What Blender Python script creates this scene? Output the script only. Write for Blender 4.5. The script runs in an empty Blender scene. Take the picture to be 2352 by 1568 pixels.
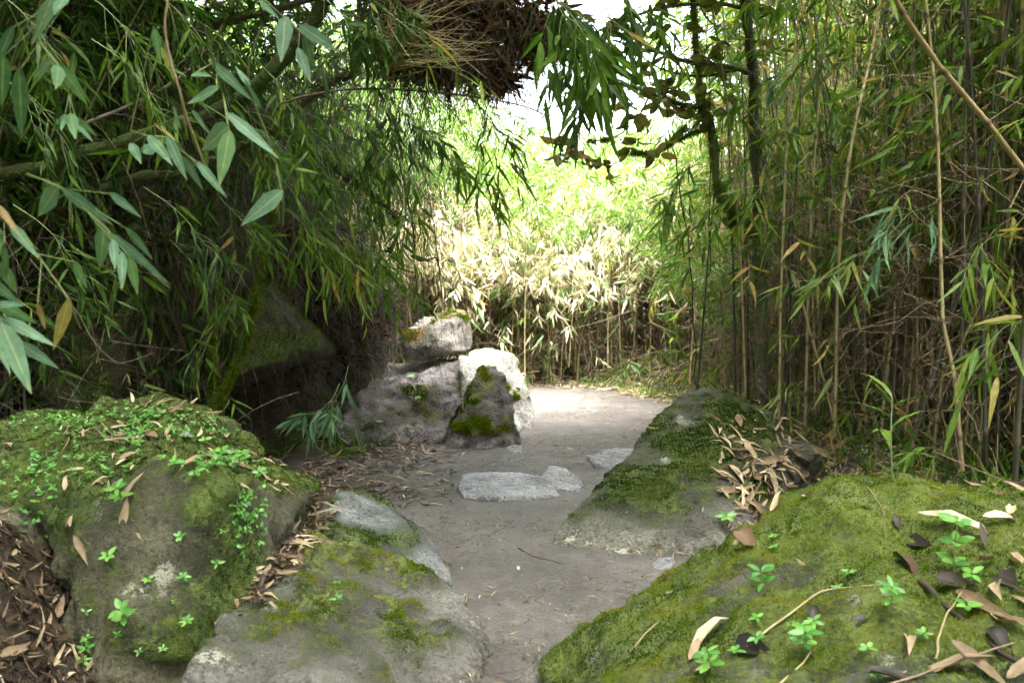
import bpy, bmesh, math, random
import numpy as np
from mathutils import Vector
from mathutils.bvhtree import BVHTree

SC = bpy.context.scene
COL = SC.collection
rng = np.random.default_rng(7)
random.seed(7)
PI = math.pi

# ------------------------------------------------------------------ camera
FPX, CX, CY, CAMH = 2287.0, 1176.0, 784.0, 1.30      # photograph measured on a 2352 px wide copy
PITCH = math.atan((CY - 640.0) / FPX)
cam_d = bpy.data.cameras.new('camera')
cam_d.sensor_width = 36.0
cam_d.lens = 36.0 * FPX / 2352.0
cam_d.clip_start, cam_d.clip_end = 0.05, 1000.0
cam_d.dof.use_dof = True
cam_d.dof.focus_distance = 6.0
cam_d.dof.aperture_fstop = 8.0
cam = bpy.data.objects.new('camera', cam_d)
COL.objects.link(cam)
cam.location = (0, 0, CAMH)
cam.rotation_euler = (PI / 2 - PITCH, 0, 0)
SC.camera = cam
CAM = np.array([0, 0, CAMH])
_F = np.array([0, math.cos(PITCH), -math.sin(PITCH)])
_U = np.array([0, math.sin(PITCH), math.cos(PITCH)])

def ray(px, py):
    d = _F + np.array([1.0, 0, 0]) * (px - CX) / FPX + _U * (CY - py) / FPX
    return d
def at(px, py, Y):
    d = ray(px, py)
    return CAM + d * (Y / d[1])

# ------------------------------------------------------------------ world, sun, exposure
SUN_EL, SUN_AZ = 68.0, 165.0           # sun high, a little behind the viewer's right shoulder
w = bpy.data.worlds.new('World'); SC.world = w; w.use_nodes = True
nt = w.node_tree
sky = nt.nodes.new('ShaderNodeTexSky'); sky.sky_type = 'NISHITA'; sky.sun_disc = False
sky.sun_elevation = math.radians(SUN_EL); sky.sun_rotation = math.radians(SUN_AZ)
sky.air_density = .7; sky.dust_density = 6.0; sky.ozone_density = 1.0
hs = nt.nodes.new('ShaderNodeHueSaturation')       # thin bright overcast: the blue washed out
hs.inputs['Saturation'].default_value = .4; hs.inputs['Value'].default_value = 1.35
nt.links.new(sky.outputs[0], hs.inputs['Color']); nt.links.new(hs.outputs[0], nt.nodes['Background'].inputs[0])
nt.nodes['Background'].inputs[1].default_value = 0.15
sun_d = bpy.data.lights.new('sun', 'SUN'); sun_d.energy = 5.0; sun_d.angle = math.radians(35)
sun_d.color = (1.0, 0.96, 0.9)
sun = bpy.data.objects.new('sun', sun_d); COL.objects.link(sun)
_e, _a = math.radians(SUN_EL), math.radians(SUN_AZ)
sd = Vector((math.sin(_a) * math.cos(_e), math.cos(_a) * math.cos(_e), math.sin(_e)))
sun.rotation_euler = sd.to_track_quat('Z', 'Y').to_euler()
sun.location = (2, -5, 20)
SC.view_settings.view_transform = 'Standard'; SC.view_settings.look = 'None'
SC.view_settings.gamma = 1.0
SC.view_settings.exposure = 3.72
SC.render.engine = 'CYCLES'
cy = SC.cycles
cy.use_denoising = True
cy.max_bounces = 7; cy.diffuse_bounces = 4; cy.glossy_bounces = 2; cy.transmission_bounces = 5
cy.transparent_max_bounces = 4; cy.caustics_reflective = False; cy.caustics_refractive = False
cy.sample_clamp_indirect = 6.0
cy.use_adaptive_sampling = True; cy.adaptive_threshold = 0.02

# ------------------------------------------------------------------ noise (numpy value noise)
def _hash(ix, iy, iz, seed):
    h = (ix * 374761393 + iy * 668265263 + iz * 2147483647 + seed * 1274126177) & 0xFFFFFFFF
    h = ((h ^ (h >> 13)) * 1274126177) & 0xFFFFFFFF
    h = ((h ^ (h >> 16)) * 2246822519) & 0xFFFFFFFF
    return ((h ^ (h >> 15)) & 0xFFFFFF) / float(0xFFFFFF)
def vnoise(P, seed=0):
    P = np.asarray(P, float) + 1000.0
    I = np.floor(P).astype(np.int64); f = P - I
    f = f * f * f * (f * (f * 6 - 15) + 10)
    r = 0
    for dx in (0, 1):
        for dy in (0, 1):
            for dz in (0, 1):
                wt = (f[:, 0] if dx else 1 - f[:, 0]) * (f[:, 1] if dy else 1 - f[:, 1]) * (f[:, 2] if dz else 1 - f[:, 2])
                r = r + wt * _hash(I[:, 0] + dx, I[:, 1] + dy, I[:, 2] + dz, seed)
    return r * 2 - 1
def fbm(P, octv=4, seed=0, gain=.5):
    r, a, s = 0, 1.0, 0
    for o in range(octv):
        r = r + a * vnoise(P * (2.03 ** o), seed + o * 17); s += a; a *= gain
    return r / s
def sstep(a, b, x):
    t = np.clip((np.asarray(x, float) - a) / (b - a), 0, 1); return t * t * (3 - 2 * t)
def nrm(v):
    return v / np.maximum(np.linalg.norm(v, axis=-1, keepdims=True), 1e-9)

# ------------------------------------------------------------------ materials
class N:
    def __init__(s, name):
        s.m = bpy.data.materials.new(name); s.m.use_nodes = True
        s.t = s.m.node_tree; s.t.nodes.clear()
        s.out = s.t.nodes.new('ShaderNodeOutputMaterial')
    def n(s, typ, **kw):
        x = s.t.nodes.new('ShaderNode' + typ)
        for k, v in kw.items():
            if k.startswith('i_'):
                key = k[2:]; key = int(key) if key.isdigit() else key.replace('_', ' ')
                x.inputs[key].default_value = v
            else: setattr(x, k, v)
        return x
    def l(s, a, b): s.t.links.new(a, b)
    def ramp(s, fac, stops, interp='LINEAR'):
        r = s.n('ValToRGB'); cr = r.color_ramp; cr.interpolation = interp
        while len(cr.elements) < len(stops): cr.elements.new(0.5)
        for e, (p, c) in zip(cr.elements, stops):
            e.position = p; e.color = (*c, 1) if not np.isscalar(c) else (c, c, c, 1)
        s.l(fac, r.inputs[0]); return r.outputs[0]
    def noise(s, vec, scale, detail=4, rough=.6, lac=2.0):
        x = s.n('TexNoise'); x.inputs['Scale'].default_value = scale; x.inputs['Detail'].default_value = detail
        x.inputs['Roughness'].default_value = rough
        if vec is not None: s.l(vec, x.inputs['Vector'])
        return x.outputs['Fac']
    def mix(s, fac, a, b, mode='MIX'):
        x = s.n('Mix', data_type='RGBA', blend_type=mode)
        for sock, v in ((x.inputs[0], fac), (x.inputs[6], a), (x.inputs[7], b)):
            if hasattr(v, 'is_output'): s.l(v, sock)
            elif np.isscalar(v): sock.default_value = v
            else: sock.default_value = (*v, 1)
        return x.outputs[2]
    def math(s, op, a, b=0.0, clamp=False):
        x = s.n('Math', operation=op, use_clamp=clamp)
        for sock, v in ((x.inputs[0], a), (x.inputs[1], b)):
            if hasattr(v, 'is_output'): s.l(v, sock)
            else: sock.default_value = v
        return x.outputs[0]

def tint_nodes(g):
    a = g.n('Attribute', attribute_name='tint', attribute_type='GEOMETRY')
    sep = g.n('SeparateColor'); g.l(a.outputs['Color'], sep.inputs[0])
    return sep.outputs[0], sep.outputs[1], sep.outputs[2]

def leaf_mat(name, stops, transl=.45, rough=.45, gloss=.5, vein=.12, objvar=.25, stripes=0):
    g = N(name)
    r, t, s_ = tint_nodes(g)
    oi = g.n('ObjectInfo')
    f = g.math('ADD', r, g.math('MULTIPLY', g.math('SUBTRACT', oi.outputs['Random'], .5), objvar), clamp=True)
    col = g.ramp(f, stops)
    # midrib and fine lengthwise veins, brownish dry tips
    rib = g.math('ABSOLUTE', g.math('SUBTRACT', s_, .5))
    ribm = g.math('SUBTRACT', 1.0, g.math('MULTIPLY', rib, 14.0), clamp=True)
    col = g.mix(g.math('MULTIPLY', ribm, vein * 3), col, (.42, .45, .22), 'MIX')
    geo = g.n('NewGeometry')
    nz = g.noise(geo.outputs['Position'], 38, 3)
    col = g.mix(1.0, col, g.ramp(nz, [(.3, .72), (.7, 1.15)]), 'MULTIPLY')
    if stripes:
        st = g.math('SINE', g.math('MULTIPLY', s_, stripes))
        col = g.mix(g.math('MULTIPLY', g.math('ADD', st, 1.0), .11), col, (.02, .05, .02))
        bl = g.ramp(g.noise(geo.outputs['Position'], 26, 5, .75), [(.60, 0.0), (.66, 1.0)])
        col = g.mix(g.math('MULTIPLY', bl, .45), col, (.2, .2, .09))
        tipm = g.math('MULTIPLY', g.math('SUBTRACT', t, .82, clamp=True), 4.0, clamp=True)
        col = g.mix(g.math('MULTIPLY', tipm, g.math('MULTIPLY', r, .9)), col, (.3, .22, .1))
    p = g.n('BsdfPrincipled'); g.l(col, p.inputs['Base Color'])
    p.inputs['Roughness'].default_value = rough; p.inputs['Specular IOR Level'].default_value = gloss
    tr = g.n('BsdfTranslucent')
    tc = g.mix(1.0, col, (1.05, 1.15, .55), 'MULTIPLY'); g.l(tc, tr.inputs[0])
    mx = g.n('MixShader'); mx.inputs[0].default_value = transl
    g.l(p.outputs[0], mx.inputs[1]); g.l(tr.outputs[0], mx.inputs[2]); g.l(mx.outputs[0], g.out.inputs[0])
    return g.m

GREENS = [(0, (.015, .05, .008)), (.35, (.055, .13, .015)), (.62, (.115, .21, .024)), (.8, (.19, .26, .03)), (.9, (.32, .27, .07)), (1, (.42, .27, .1))]
M_LEAF = leaf_mat('bamboo_leaf', GREENS, transl=.58, rough=.5, gloss=.3)
M_LEAF_NEAR = leaf_mat('bamboo_leaf_bluish', [(0, (.05, .13, .075)), (.5, (.10, .21, .13)), (.85, (.13, .25, .10)), (.95, (.22, .2, .08)), (1, (.3, .2, .1))], transl=.35, rough=.6, gloss=.3, vein=.2, stripes=75)
M_LEAF_BRIGHT = leaf_mat('bamboo_leaf_light', [(0, (.06, .13, .02)), (.5, (.12, .22, .04)), (.85, (.2, .28, .06)), (1, (.4, .32, .12))], transl=.5)
M_LEAF_STRAW = leaf_mat('bamboo_leaf_bleached', [(0, (.06, .16, .04)), (.3, (.2, .29, .12)), (.5, (.5, .45, .3)), (.75, (.58, .49, .35)), (1, (.7, .61, .47))], transl=.35, rough=.6, vein=.05)
M_LEAF_DEAD = leaf_mat('dead_leaf', [(0, (.022, .014, .01)), (.2, (.09, .05, .03)), (.45, (.19, .13, .08)), (.75, (.35, .265, .17)), (1, (.47, .40, .29))], transl=.12, rough=.6, gloss=.35, vein=.03)
M_LEAF_ROT = leaf_mat('rotten_leaf', [(0, (.01, .008, .008)), (.6, (.03, .02, .016)), (1, (.09, .05, .03))], transl=0.02, rough=.5, gloss=.3, vein=.0)
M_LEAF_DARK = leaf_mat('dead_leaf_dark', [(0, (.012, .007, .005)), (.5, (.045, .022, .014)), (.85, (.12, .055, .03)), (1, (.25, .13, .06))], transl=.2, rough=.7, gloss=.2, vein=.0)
M_BROAD = leaf_mat('broad_leaf', [(0, (.08, .10, .02)), (.5, (.18, .18, .04)), (.8, (.3, .22, .06)), (1, (.28, .12, .05))], transl=.5, rough=.5)
M_SEED = leaf_mat('seedling_leaf', [(0, (.05, .19, .03)), (.6, (.11, .3, .04)), (1, (.17, .36, .06))], transl=.35, rough=.42, vein=.1)
M_MOSS = leaf_mat('moss_blades', [(0, (.02, .05, .002)), (.45, (.075, .125, .002)), (.8, (.165, .21, .004)), (1, (.2, .14, .012))], transl=.4, rough=.8, gloss=.1, vein=0, objvar=.0)
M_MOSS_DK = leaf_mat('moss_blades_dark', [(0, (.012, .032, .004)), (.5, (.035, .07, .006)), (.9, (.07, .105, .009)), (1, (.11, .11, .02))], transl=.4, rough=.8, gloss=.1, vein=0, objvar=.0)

def stem_mat(name, a, b, node_c, rough=.5, nscale=14):
    g = N(name); r, t, _ = tint_nodes(g)
    oi = g.n('ObjectInfo')
    geo = g.n('NewGeometry')
    tc = g.n('TexCoord')
    nz = g.noise(tc.outputs['Object'], nscale, 5, .7)
    f = g.math('ADD', g.math('MULTIPLY', nz, .9), g.math('MULTIPLY', oi.outputs['Random'], .55))
    f = g.math('SUBTRACT', g.math('ADD', f, g.math('MULTIPLY', r, .3)), .42, clamp=True)
    col = g.mix(f, a, b)
    col = g.mix(g.math('MULTIPLY', t, .85), col, node_c)
    p = g.n('BsdfPrincipled'); g.l(col, p.inputs['Base Color']); p.inputs['Roughness'].default_value = rough
    bp = g.n('Bump'); bp.inputs['Strength'].default_value = .4; bp.inputs['Distance'].default_value = .003
    g.l(g.noise(tc.outputs['Object'], 90, 3), bp.inputs['Height']); g.l(bp.outputs[0], p.inputs['Normal'])
    g.l(p.outputs[0], g.out.inputs[0]); return g.m
M_CULM = stem_mat('bamboo_culm_olive', (.08, .1, .028), (.27, .23, .1), (.05, .03, .018))
M_CULM_TAN = stem_mat('bamboo_culm_tan', (.15, .12, .05), (.38, .31, .17), (.07, .04, .025))
M_CULM_DARK = stem_mat('bamboo_culm_dark', (.012, .014, .009), (.05, .05, .028), (.09, .05, .035))
M_TWIG = stem_mat('dry_twig', (.07, .045, .025), (.26, .19, .11), (.05, .03, .02), .7)
M_TWIG_DK = stem_mat('dark_twig', (.02, .013, .009), (.085, .055, .035), (.03, .02, .015), .75)
M_STEM_G = stem_mat('green_stem', (.07, .12, .03), (.2, .22, .08), (.1, .12, .04), .5)

def bark_mat(name, bark_a, bark_b, moss_c, moss_amt):
    g = N(name); tc = g.n('TexCoord')
    n1 = g.noise(tc.outputs['Object'], 9, 6, .7); n2 = g.noise(tc.outputs['Object'], 5, 5, .6)
    n3 = g.noise(tc.outputs['Object'], 70, 3, .6)
    col = g.mix(g.ramp(n1, [(.35, 0.0), (.65, 1.0)]), bark_a, bark_b)
    spots = g.ramp(g.noise(tc.outputs['Object'], 22, 2, .5), [(.62, 0.0), (.68, 1.0)])
    col = g.mix(g.math('MULTIPLY', spots, .5), col, (.3, .31, .24))
    mo = g.ramp(g.math('ADD', n2, g.math('MULTIPLY', n3, .12)), [(.56 - .3 * moss_amt, 0.0), (.66 - .3 * moss_amt, 1.0)])
    col = g.mix(mo, col, g.mix(n3, moss_c, tuple(c * 1.9 for c in moss_c)))
    p = g.n('BsdfPrincipled'); g.l(col, p.inputs['Base Color']); p.inputs['Roughness'].default_value = .85
    bp = g.n('Bump'); bp.inputs['Strength'].default_value = .9; bp.inputs['Distance'].default_value = .012
    g.l(g.math('ADD', n1, n3), bp.inputs['Height']); g.l(bp.outputs[0], p.inputs['Normal'])
    g.l(p.outputs[0], g.out.inputs[0]); return g.m
M_BARK = bark_mat('bark_grey', (.03, .024, .018), (.12, .10, .08), (.04, .055, .01), .1)
M_BARK_MOSS = bark_mat('bark_mossy', (.015, .011, .007), (.075, .06, .04), (.028, .042, .008), .35)
M_BARK_PALE = bark_mat('bark_pale', (.12, .11, .08), (.27, .25, .2), (.09, .11, .03), .5)

def rock_mat(name, dark, light, moss_a, moss_b, lichen=.5, lcol=(.42, .43, .34), scale=1.0, rough=.8, stain=.55):
    g = N(name); tc = g.n('TexCoord'); V = tc.outputs['Object']
    at_ = g.n('Attribute', attribute_name='moss', attribute_type='GEOMETRY')
    big = g.noise(V, 2.6 * scale, 6, .65); mid = g.noise(V, 11 * scale, 6, .7); fine = g.noise(V, 60 * scale, 5, .75); grit = g.noise(V, 220, 2, .6)
    col = g.mix(g.ramp(g.math('ADD', g.math('MULTIPLY', big, .55), g.math('MULTIPLY', mid, .45)), [(.41, 0.0), (.59, 1.0)]), dark, light)
    col = g.mix(1.0, col, g.ramp(fine, [(.34, .32), (.5, 1.0), (.66, 1.6)]), 'MULTIPLY')
    # pale mineral specks and lichen crusts
    sp = g.ramp(grit, [(.66, 0.0), (.72, 1.0)]); col = g.mix(g.math('MULTIPLY', sp, .45), col, (.5, .5, .46))
    ln = g.noise(V, 4.3 * scale, 5, .6)
    lich = g.ramp(g.math('ADD', ln, g.math('MULTIPLY', g.math('SUBTRACT', fine, .5), .35)), [(.70 - .12 * lichen, 0.0), (.73 - .12 * lichen, 1.0)])
    col = g.mix(g.math('MULTIPLY', lich, .8), col, lcol)
    dk = g.ramp(g.math('ADD', g.noise(V, 6.1 * scale, 5, .7), g.math('MULTIPLY', g.math('SUBTRACT', fine, .5), .3)), [(.34, 1.0), (.42, 0.0)])
    col = g.mix(g.math('MULTIPLY', dk, stain), col, (.035, .033, .026))
    # moss film where the attribute says so
    mf = g.math('ADD', at_.outputs['Fac'], g.math('MULTIPLY', g.math('SUBTRACT', fine, .5), 1.1))
    mf = g.math('ADD', mf, g.math('MULTIPLY', g.math('SUBTRACT', mid, .5), .9))
    mk = g.ramp(mf, [(.40, 0.0), (.60, 1.0)])
    mcol = g.mix(g.ramp(g.math('ADD', g.math('MULTIPLY', mid, .5), g.math('MULTIPLY', fine, .5)), [(.38, 0.0), (.62, 1.0)]), moss_a, moss_b)
    col = g.mix(g.math('MULTIPLY', mk, .93), col, mcol)
    p = g.n('BsdfPrincipled'); g.l(col, p.inputs['Base Color']); p.inputs['Roughness'].default_value = rough
    p.inputs['Specular IOR Level'].default_value = .35
    bp = g.n('Bump'); bp.inputs['Strength'].default_value = 1.0; bp.inputs['Distance'].default_value = .035
    h = g.math('ADD', g.math('MULTIPLY', mid, .8), g.math('MULTIPLY', fine, .5)); h = g.math('ADD', h, g.math('MULTIPLY', grit, .12))
    h = g.math('ADD', h, g.math('MULTIPLY', mk, .25))
    g.l(h, bp.inputs['Height']); g.l(bp.outputs[0], p.inputs['Normal'])
    g.l(p.outputs[0], g.out.inputs[0]); return g.m
GA, GB = (.03, .055, .008), (.12, .15, .018)
M_ROCK_D = rock_mat('rock_mossy_bright', (.08, .075, .065), (.2, .185, .165), (.035, .06, .004), (.095, .12, .006), 1.0, stain=.3)
M_ROCK_A = rock_mat('rock_mossy_dark', (.05, .047, .028), (.16, .15, .095), (.03, .055, .008), (.09, .12, .016), .6, stain=.3)
M_ROCK_B = rock_mat('rock_grey', (.08, .074, .066), (.2, .19, .17), (.05, .07, .012), (.12, .14, .02), .7, stain=.3)
M_ROCK_BLUE = rock_mat('rock_blue_grey', (.09, .095, .095), (.23, .24, .24), (.035, .06, .012), (.09, .12, .02), .4, stain=.3, lcol=(.3, .31, .27))
M_ROCK_C = rock_mat('rock_pyramid', (.05, .05, .04), (.165, .16, .135), (.03, .05, .008), (.09, .115, .015), .7, stain=.3)
M_ROCK_PALE = rock_mat('rock_pale', (.22, .21, .19), (.42, .41, .38), (.06, .08, .01), (.14, .16, .03), .75, lcol=(.62, .62, .54), stain=.35)
M_ROCK_E = rock_mat('rock_earthy', (.03, .026, .026), (.21, .19, .19), (.05, .06, .01), (.14, .14, .02), .25, stain=.5)
M_STONE = rock_mat('flat_stone', (.17, .17, .19), (.36, .36, .39), (.05, .07, .02), (.1, .1, .04), .4, lcol=(.55, .55, .56), stain=.1, rough=.55)
M_ROCK_SHADE = rock_mat('rock_earth_shaded', (.022, .018, .013), (.085, .07, .052), (.03, .05, .008), (.09, .11, .015), .1, stain=.6)  # earthy brown rock, darkened to put the left bank's shade into its colour
M_ROCK_RED = rock_mat('rock_lichen_red', (.06, .056, .046), (.28, .26, .23), (.1, .06, .015), (.2, .13, .03), .4)

def ground_mat():
    g = N('trodden_earth'); tc = g.n('TexCoord'); V = tc.outputs['Object']
    at_ = g.n('Attribute', attribute_name='path', attribute_type='GEOMETRY')
    big = g.noise(V, 1.3, 5, .6); mid = g.noise(V, 9, 6, .7); fine = g.noise(V, 70, 4, .7); grit = g.noise(V, 260, 2)
    mp = g.n('Mapping'); mp.inputs['Scale'].default_value = (1, .35, 1); g.l(V, mp.inputs['Vector'])
    streak = g.noise(mp.outputs[0], 7, 6, .75)
    pc = g.mix(g.ramp(g.math('ADD', g.math('MULTIPLY', big, .6), g.math('MULTIPLY', streak, .4)), [(.38, 0.0), (.62, 1.0)]), (.040, .034, .030), (.104, .092, .084))
    pc = g.mix(1.0, pc, g.ramp(mid, [(.3, .6), (.7, 1.35)]), 'MULTIPLY')
    sc = g.mix(g.ramp(mid, [(.35, 0.0), (.65, 1.0)]), (.018, .012, .008), (.06, .04, .026))
    f = g.ramp(g.math('ADD', at_.outputs['Fac'], g.math('MULTIPLY', g.math('SUBTRACT', mid, .5), .8)), [(.35, 0.0), (.65, 1.0)])
    col = g.mix(f, sc, pc)
    col = g.mix(1.0, col, g.ramp(fine, [(.3, .5), (.5, 1.0), (.7, 1.4)]), 'MULTIPLY')
    col = g.mix(g.math('MULTIPLY', g.ramp(grit, [(.68, 0.0), (.73, 1.0)]), .35), col, (.03, .02, .015))
    p = g.n('BsdfPrincipled'); g.l(col, p.inputs['Base Color'])
    g.l(g.ramp(mid, [(.3, .5), (.7, .85)]), p.inputs['Roughness'])
    bp = g.n('Bump'); bp.inputs['Strength'].default_value = .7; bp.inputs['Distance'].default_value = .012
    g.l(g.math('ADD', g.math('MULTIPLY', mid, 1.6), g.math('ADD', g.math('MULTIPLY', fine, .8), g.math('MULTIPLY', big, 2.0))), bp.inputs['Height']); g.l(bp.outputs[0], p.inputs['Normal'])
    g.l(p.outputs[0], g.out.inputs[0]); return g.m
M_GROUND = ground_mat()

# ------------------------------------------------------------------ mesh builders
def combo(name, fo, tw, mf, mt):
    """leaves and the fine twigs that carry them: one foliage mesh, two materials"""
    off = 0; Vs, Qs, Ts, mi = [], [], [], []
    for k, src in enumerate((fo, tw)):
        if not src.n: continue
        Q = np.vstack(src.Q); Vs.append(np.vstack(src.V)); Qs.append(Q + off); Ts.append(np.vstack(src.T)); mi.append(np.full(len(Q), k)); off += src.n
    me = quad_mesh(name, np.vstack(Vs), np.vstack(Qs), np.vstack(Ts)); me.materials.append(mf); me.materials.append(mt)
    me.polygons.foreach_set('material_index', np.concatenate(mi).astype(np.int32)); return me
def link(o, parent=None):
    COL.objects.link(o)
    if parent is not None: o.parent = parent
    return o
def tag(o, label=None, cat=None, group=None, kind=None):
    if label: o['label'] = label
    if cat: o['category'] = cat
    if group: o['group'] = group
    if kind: o['kind'] = kind
    return o
def empty(name, loc, label, cat, group=None):
    o = bpy.data.objects.new(name, None); COL.objects.link(o); o.location = tuple(loc)
    o.empty_display_size = .1
    return tag(o, label, cat, group)
def quad_mesh(name, V, Q, tint=None, smooth=True, attrs=None):
    me = bpy.data.meshes.new(name)
    nv, nf = len(V), len(Q)
    me.vertices.add(nv); me.vertices.foreach_set('co', np.asarray(V, np.float32).ravel())
    me.loops.add(nf * 4); me.loops.foreach_set('vertex_index', np.asarray(Q, np.int32).ravel())
    me.polygons.add(nf); me.polygons.foreach_set('loop_start', np.arange(0, nf * 4, 4, dtype=np.int32))
    me.polygons.foreach_set('use_smooth', np.full(nf, smooth, bool))
    if tint is not None:
        a = me.attributes.new('tint', 'FLOAT_COLOR', 'POINT')
        c = np.ones((nv, 4), np.float32); c[:, :3] = tint; a.data.foreach_set('color', c.ravel())
    for k, v in (attrs or {}).items():
        a = me.attributes.new(k, 'FLOAT', 'POINT'); a.data.foreach_set('value', np.asarray(v, np.float32))
    me.update(calc_edges=True)
    return me
class Acc:
    def __init__(s): s.V, s.Q, s.T, s.n = [], [], [], 0
    def add(s, V, Q, T):
        if len(V) == 0: return
        s.V.append(V); s.Q.append(Q + s.n); s.T.append(T); s.n += len(V)
    def mesh(s, name, mat):
        me = quad_mesh(name, np.vstack(s.V), np.vstack(s.Q), np.vstack(s.T)); me.materials.append(mat); return me
    def obj(s, name, mat, parent=None):
        return link(bpy.data.objects.new(name, s.mesh(name, mat)), parent)

LT = np.array([0, .1, .32, .68, 1.0]); LW = np.array([.10, .62, 1.0, .62, .03])
def leaves(acc, base, d, n, L, W, rnd, droop=.15, fold=.25, ovate=False, simple=False, curl=0.0):
    """lance-shaped leaves: base, direction, face normal, length, width"""
    base, d, n = (np.atleast_2d(np.asarray(a, float)) for a in (base, d, n))
    K = len(base)
    if K == 0: return
    L = np.broadcast_to(np.asarray(L, float), (K,)); W = np.broadcast_to(np.asarray(W, float), (K,)); rnd = np.broadcast_to(np.asarray(rnd, float), (K,))
    droop = np.broadcast_to(np.asarray(droop, float), (K,)); curl = np.broadcast_to(np.asarray(curl, float), (K,))
    d = nrm(d); s = nrm(np.cross(d, n)); n = np.cross(s, d)
    T, Wd = (LT, LW) if not simple else (np.array([0, .3, 1.0]), np.array([.25, 1, .05]))
    if ovate: T, Wd = np.array([0, .12, .35, .62, .85, 1.0]), np.array([.08, .62, 1.0, .9, .5, .04])
    S = np.array([-1, 0, 1.0]) if not simple else np.array([-1, 1.0])
    m, k = len(T), len(S)
    t = T[None, :, None, None]; wd = (Wd[None, :, None, None] * W[:, None, None, None] * .5)
    sv = S[None, None, :, None]
    B = base[:, None, None, :]; D = d[:, None, None, :]; Sd = s[:, None, None, :]; Nn = n[:, None, None, :]
    Lx = L[:, None, None, None]
    P = B + D * Lx * t + Sd * wd * sv + Nn * (np.abs(sv) * wd * fold) - Nn * (droop[:, None, None, None] * Lx * t ** 2)
    P = P + Nn * (curl[:, None, None, None] * np.sin(t * 5.0 + rnd[:, None, None, None] * 6) * Lx * .12)
    P = P.reshape(-1, 3)
    q = []
    for i in range(m - 1):
        for j in range(k - 1): q.append((i * k + j, i * k + j + 1, (i + 1) * k + j + 1, (i + 1) * k + j))
    q = np.array(q); Q = (q[None] + (np.arange(K) * m * k)[:, None, None]).reshape(-1, 4)
    Tt = np.empty((K, m, k, 3)); Tt[..., 0] = rnd[:, None, None]; Tt[..., 1] = T[None, :, None]; Tt[..., 2] = (S[None, None, :] + 1) / 2
    acc.add(P, Q, Tt.reshape(-1, 3))

def tubes(acc, P, R, sides=4, rnd=None, tg=None, cap=False):
    """P (K,M,3) centre lines, R (K,M) radii; tint g = tg (K,M)"""
    P = np.asarray(P, float); 
    if P.ndim == 2: P = P[None]
    K, M, _ = P.shape
    if K == 0: return
    R = np.broadcast_to(np.asarray(R, float), (K, M))
    rnd = np.zeros(K) if rnd is None else np.broadcast_to(rnd, (K,))
    tg = np.zeros((K, M)) if tg is None else np.broadcast_to(tg, (K, M))
    T = np.gradient(P, axis=1); T = nrm(T)
    ref = np.where(np.abs(nrm(P[:, -1] - P[:, 0])[:, 2:3]) > .8, np.array([[1.0, .13, 0]]), np.array([[.1, 0.05, 1.0]]))[:, None, :]
    A = nrm(np.cross(T, np.broadcast_to(ref, T.shape))); B = np.cross(T, A)
    th = np.arange(sides) * 2 * PI / sides
    ring = P[:, :, None, :] + R[:, :, None, None] * (np.cos(th)[None, None, :, None] * A[:, :, None, :] + np.sin(th)[None, None, :, None] * B[:, :, None, :])
    V = ring.reshape(-1, 3)
    q = []
    for i in range(M - 1):
        for j in range(sides):
            j2 = (j + 1) % sides
            q.append((i * sides + j, i * sides + j2, (i + 1) * sides + j2, (i + 1) * sides + j))
    q = np.array(q); Q = (q[None] + (np.arange(K) * M * sides)[:, None, None]).reshape(-1, 4)
    Tt = np.empty((K, M, sides, 3)); Tt[..., 0] = rnd[:, None, None]; Tt[..., 1] = tg[:, :, None]; Tt[..., 2] = .5
    acc.add(V, Q, Tt.reshape(-1, 3))

def curve(pts, n):
    """smooth polyline through pts (Catmull-Rom)"""
    p = np.asarray(pts, float); p = np.vstack([2 * p[0] - p[1], p, 2 * p[-1] - p[-2]])
    segs = len(p) - 3; out = []
    for u in np.linspace(0, segs - 1e-6, n):
        i = int(u); t = u - i; a, b, c, d = p[i:i + 4]
        out.append(.5 * ((2 * b) + (-a + c) * t + (2 * a - 5 * b + 4 * c - d) * t ** 2 + (-a + 3 * b - 3 * c + d) * t ** 3))
    return np.array(out)

def rdir(K, zlo=-1, zhi=1, r=None):
    r = r or rng
    a = r.uniform(0, 2 * PI, K); z = r.uniform(zlo, zhi, K); s = np.sqrt(np.maximum(0, 1 - z * z))
    return np.stack([np.cos(a) * s, np.sin(a) * s, z], 1)

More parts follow.
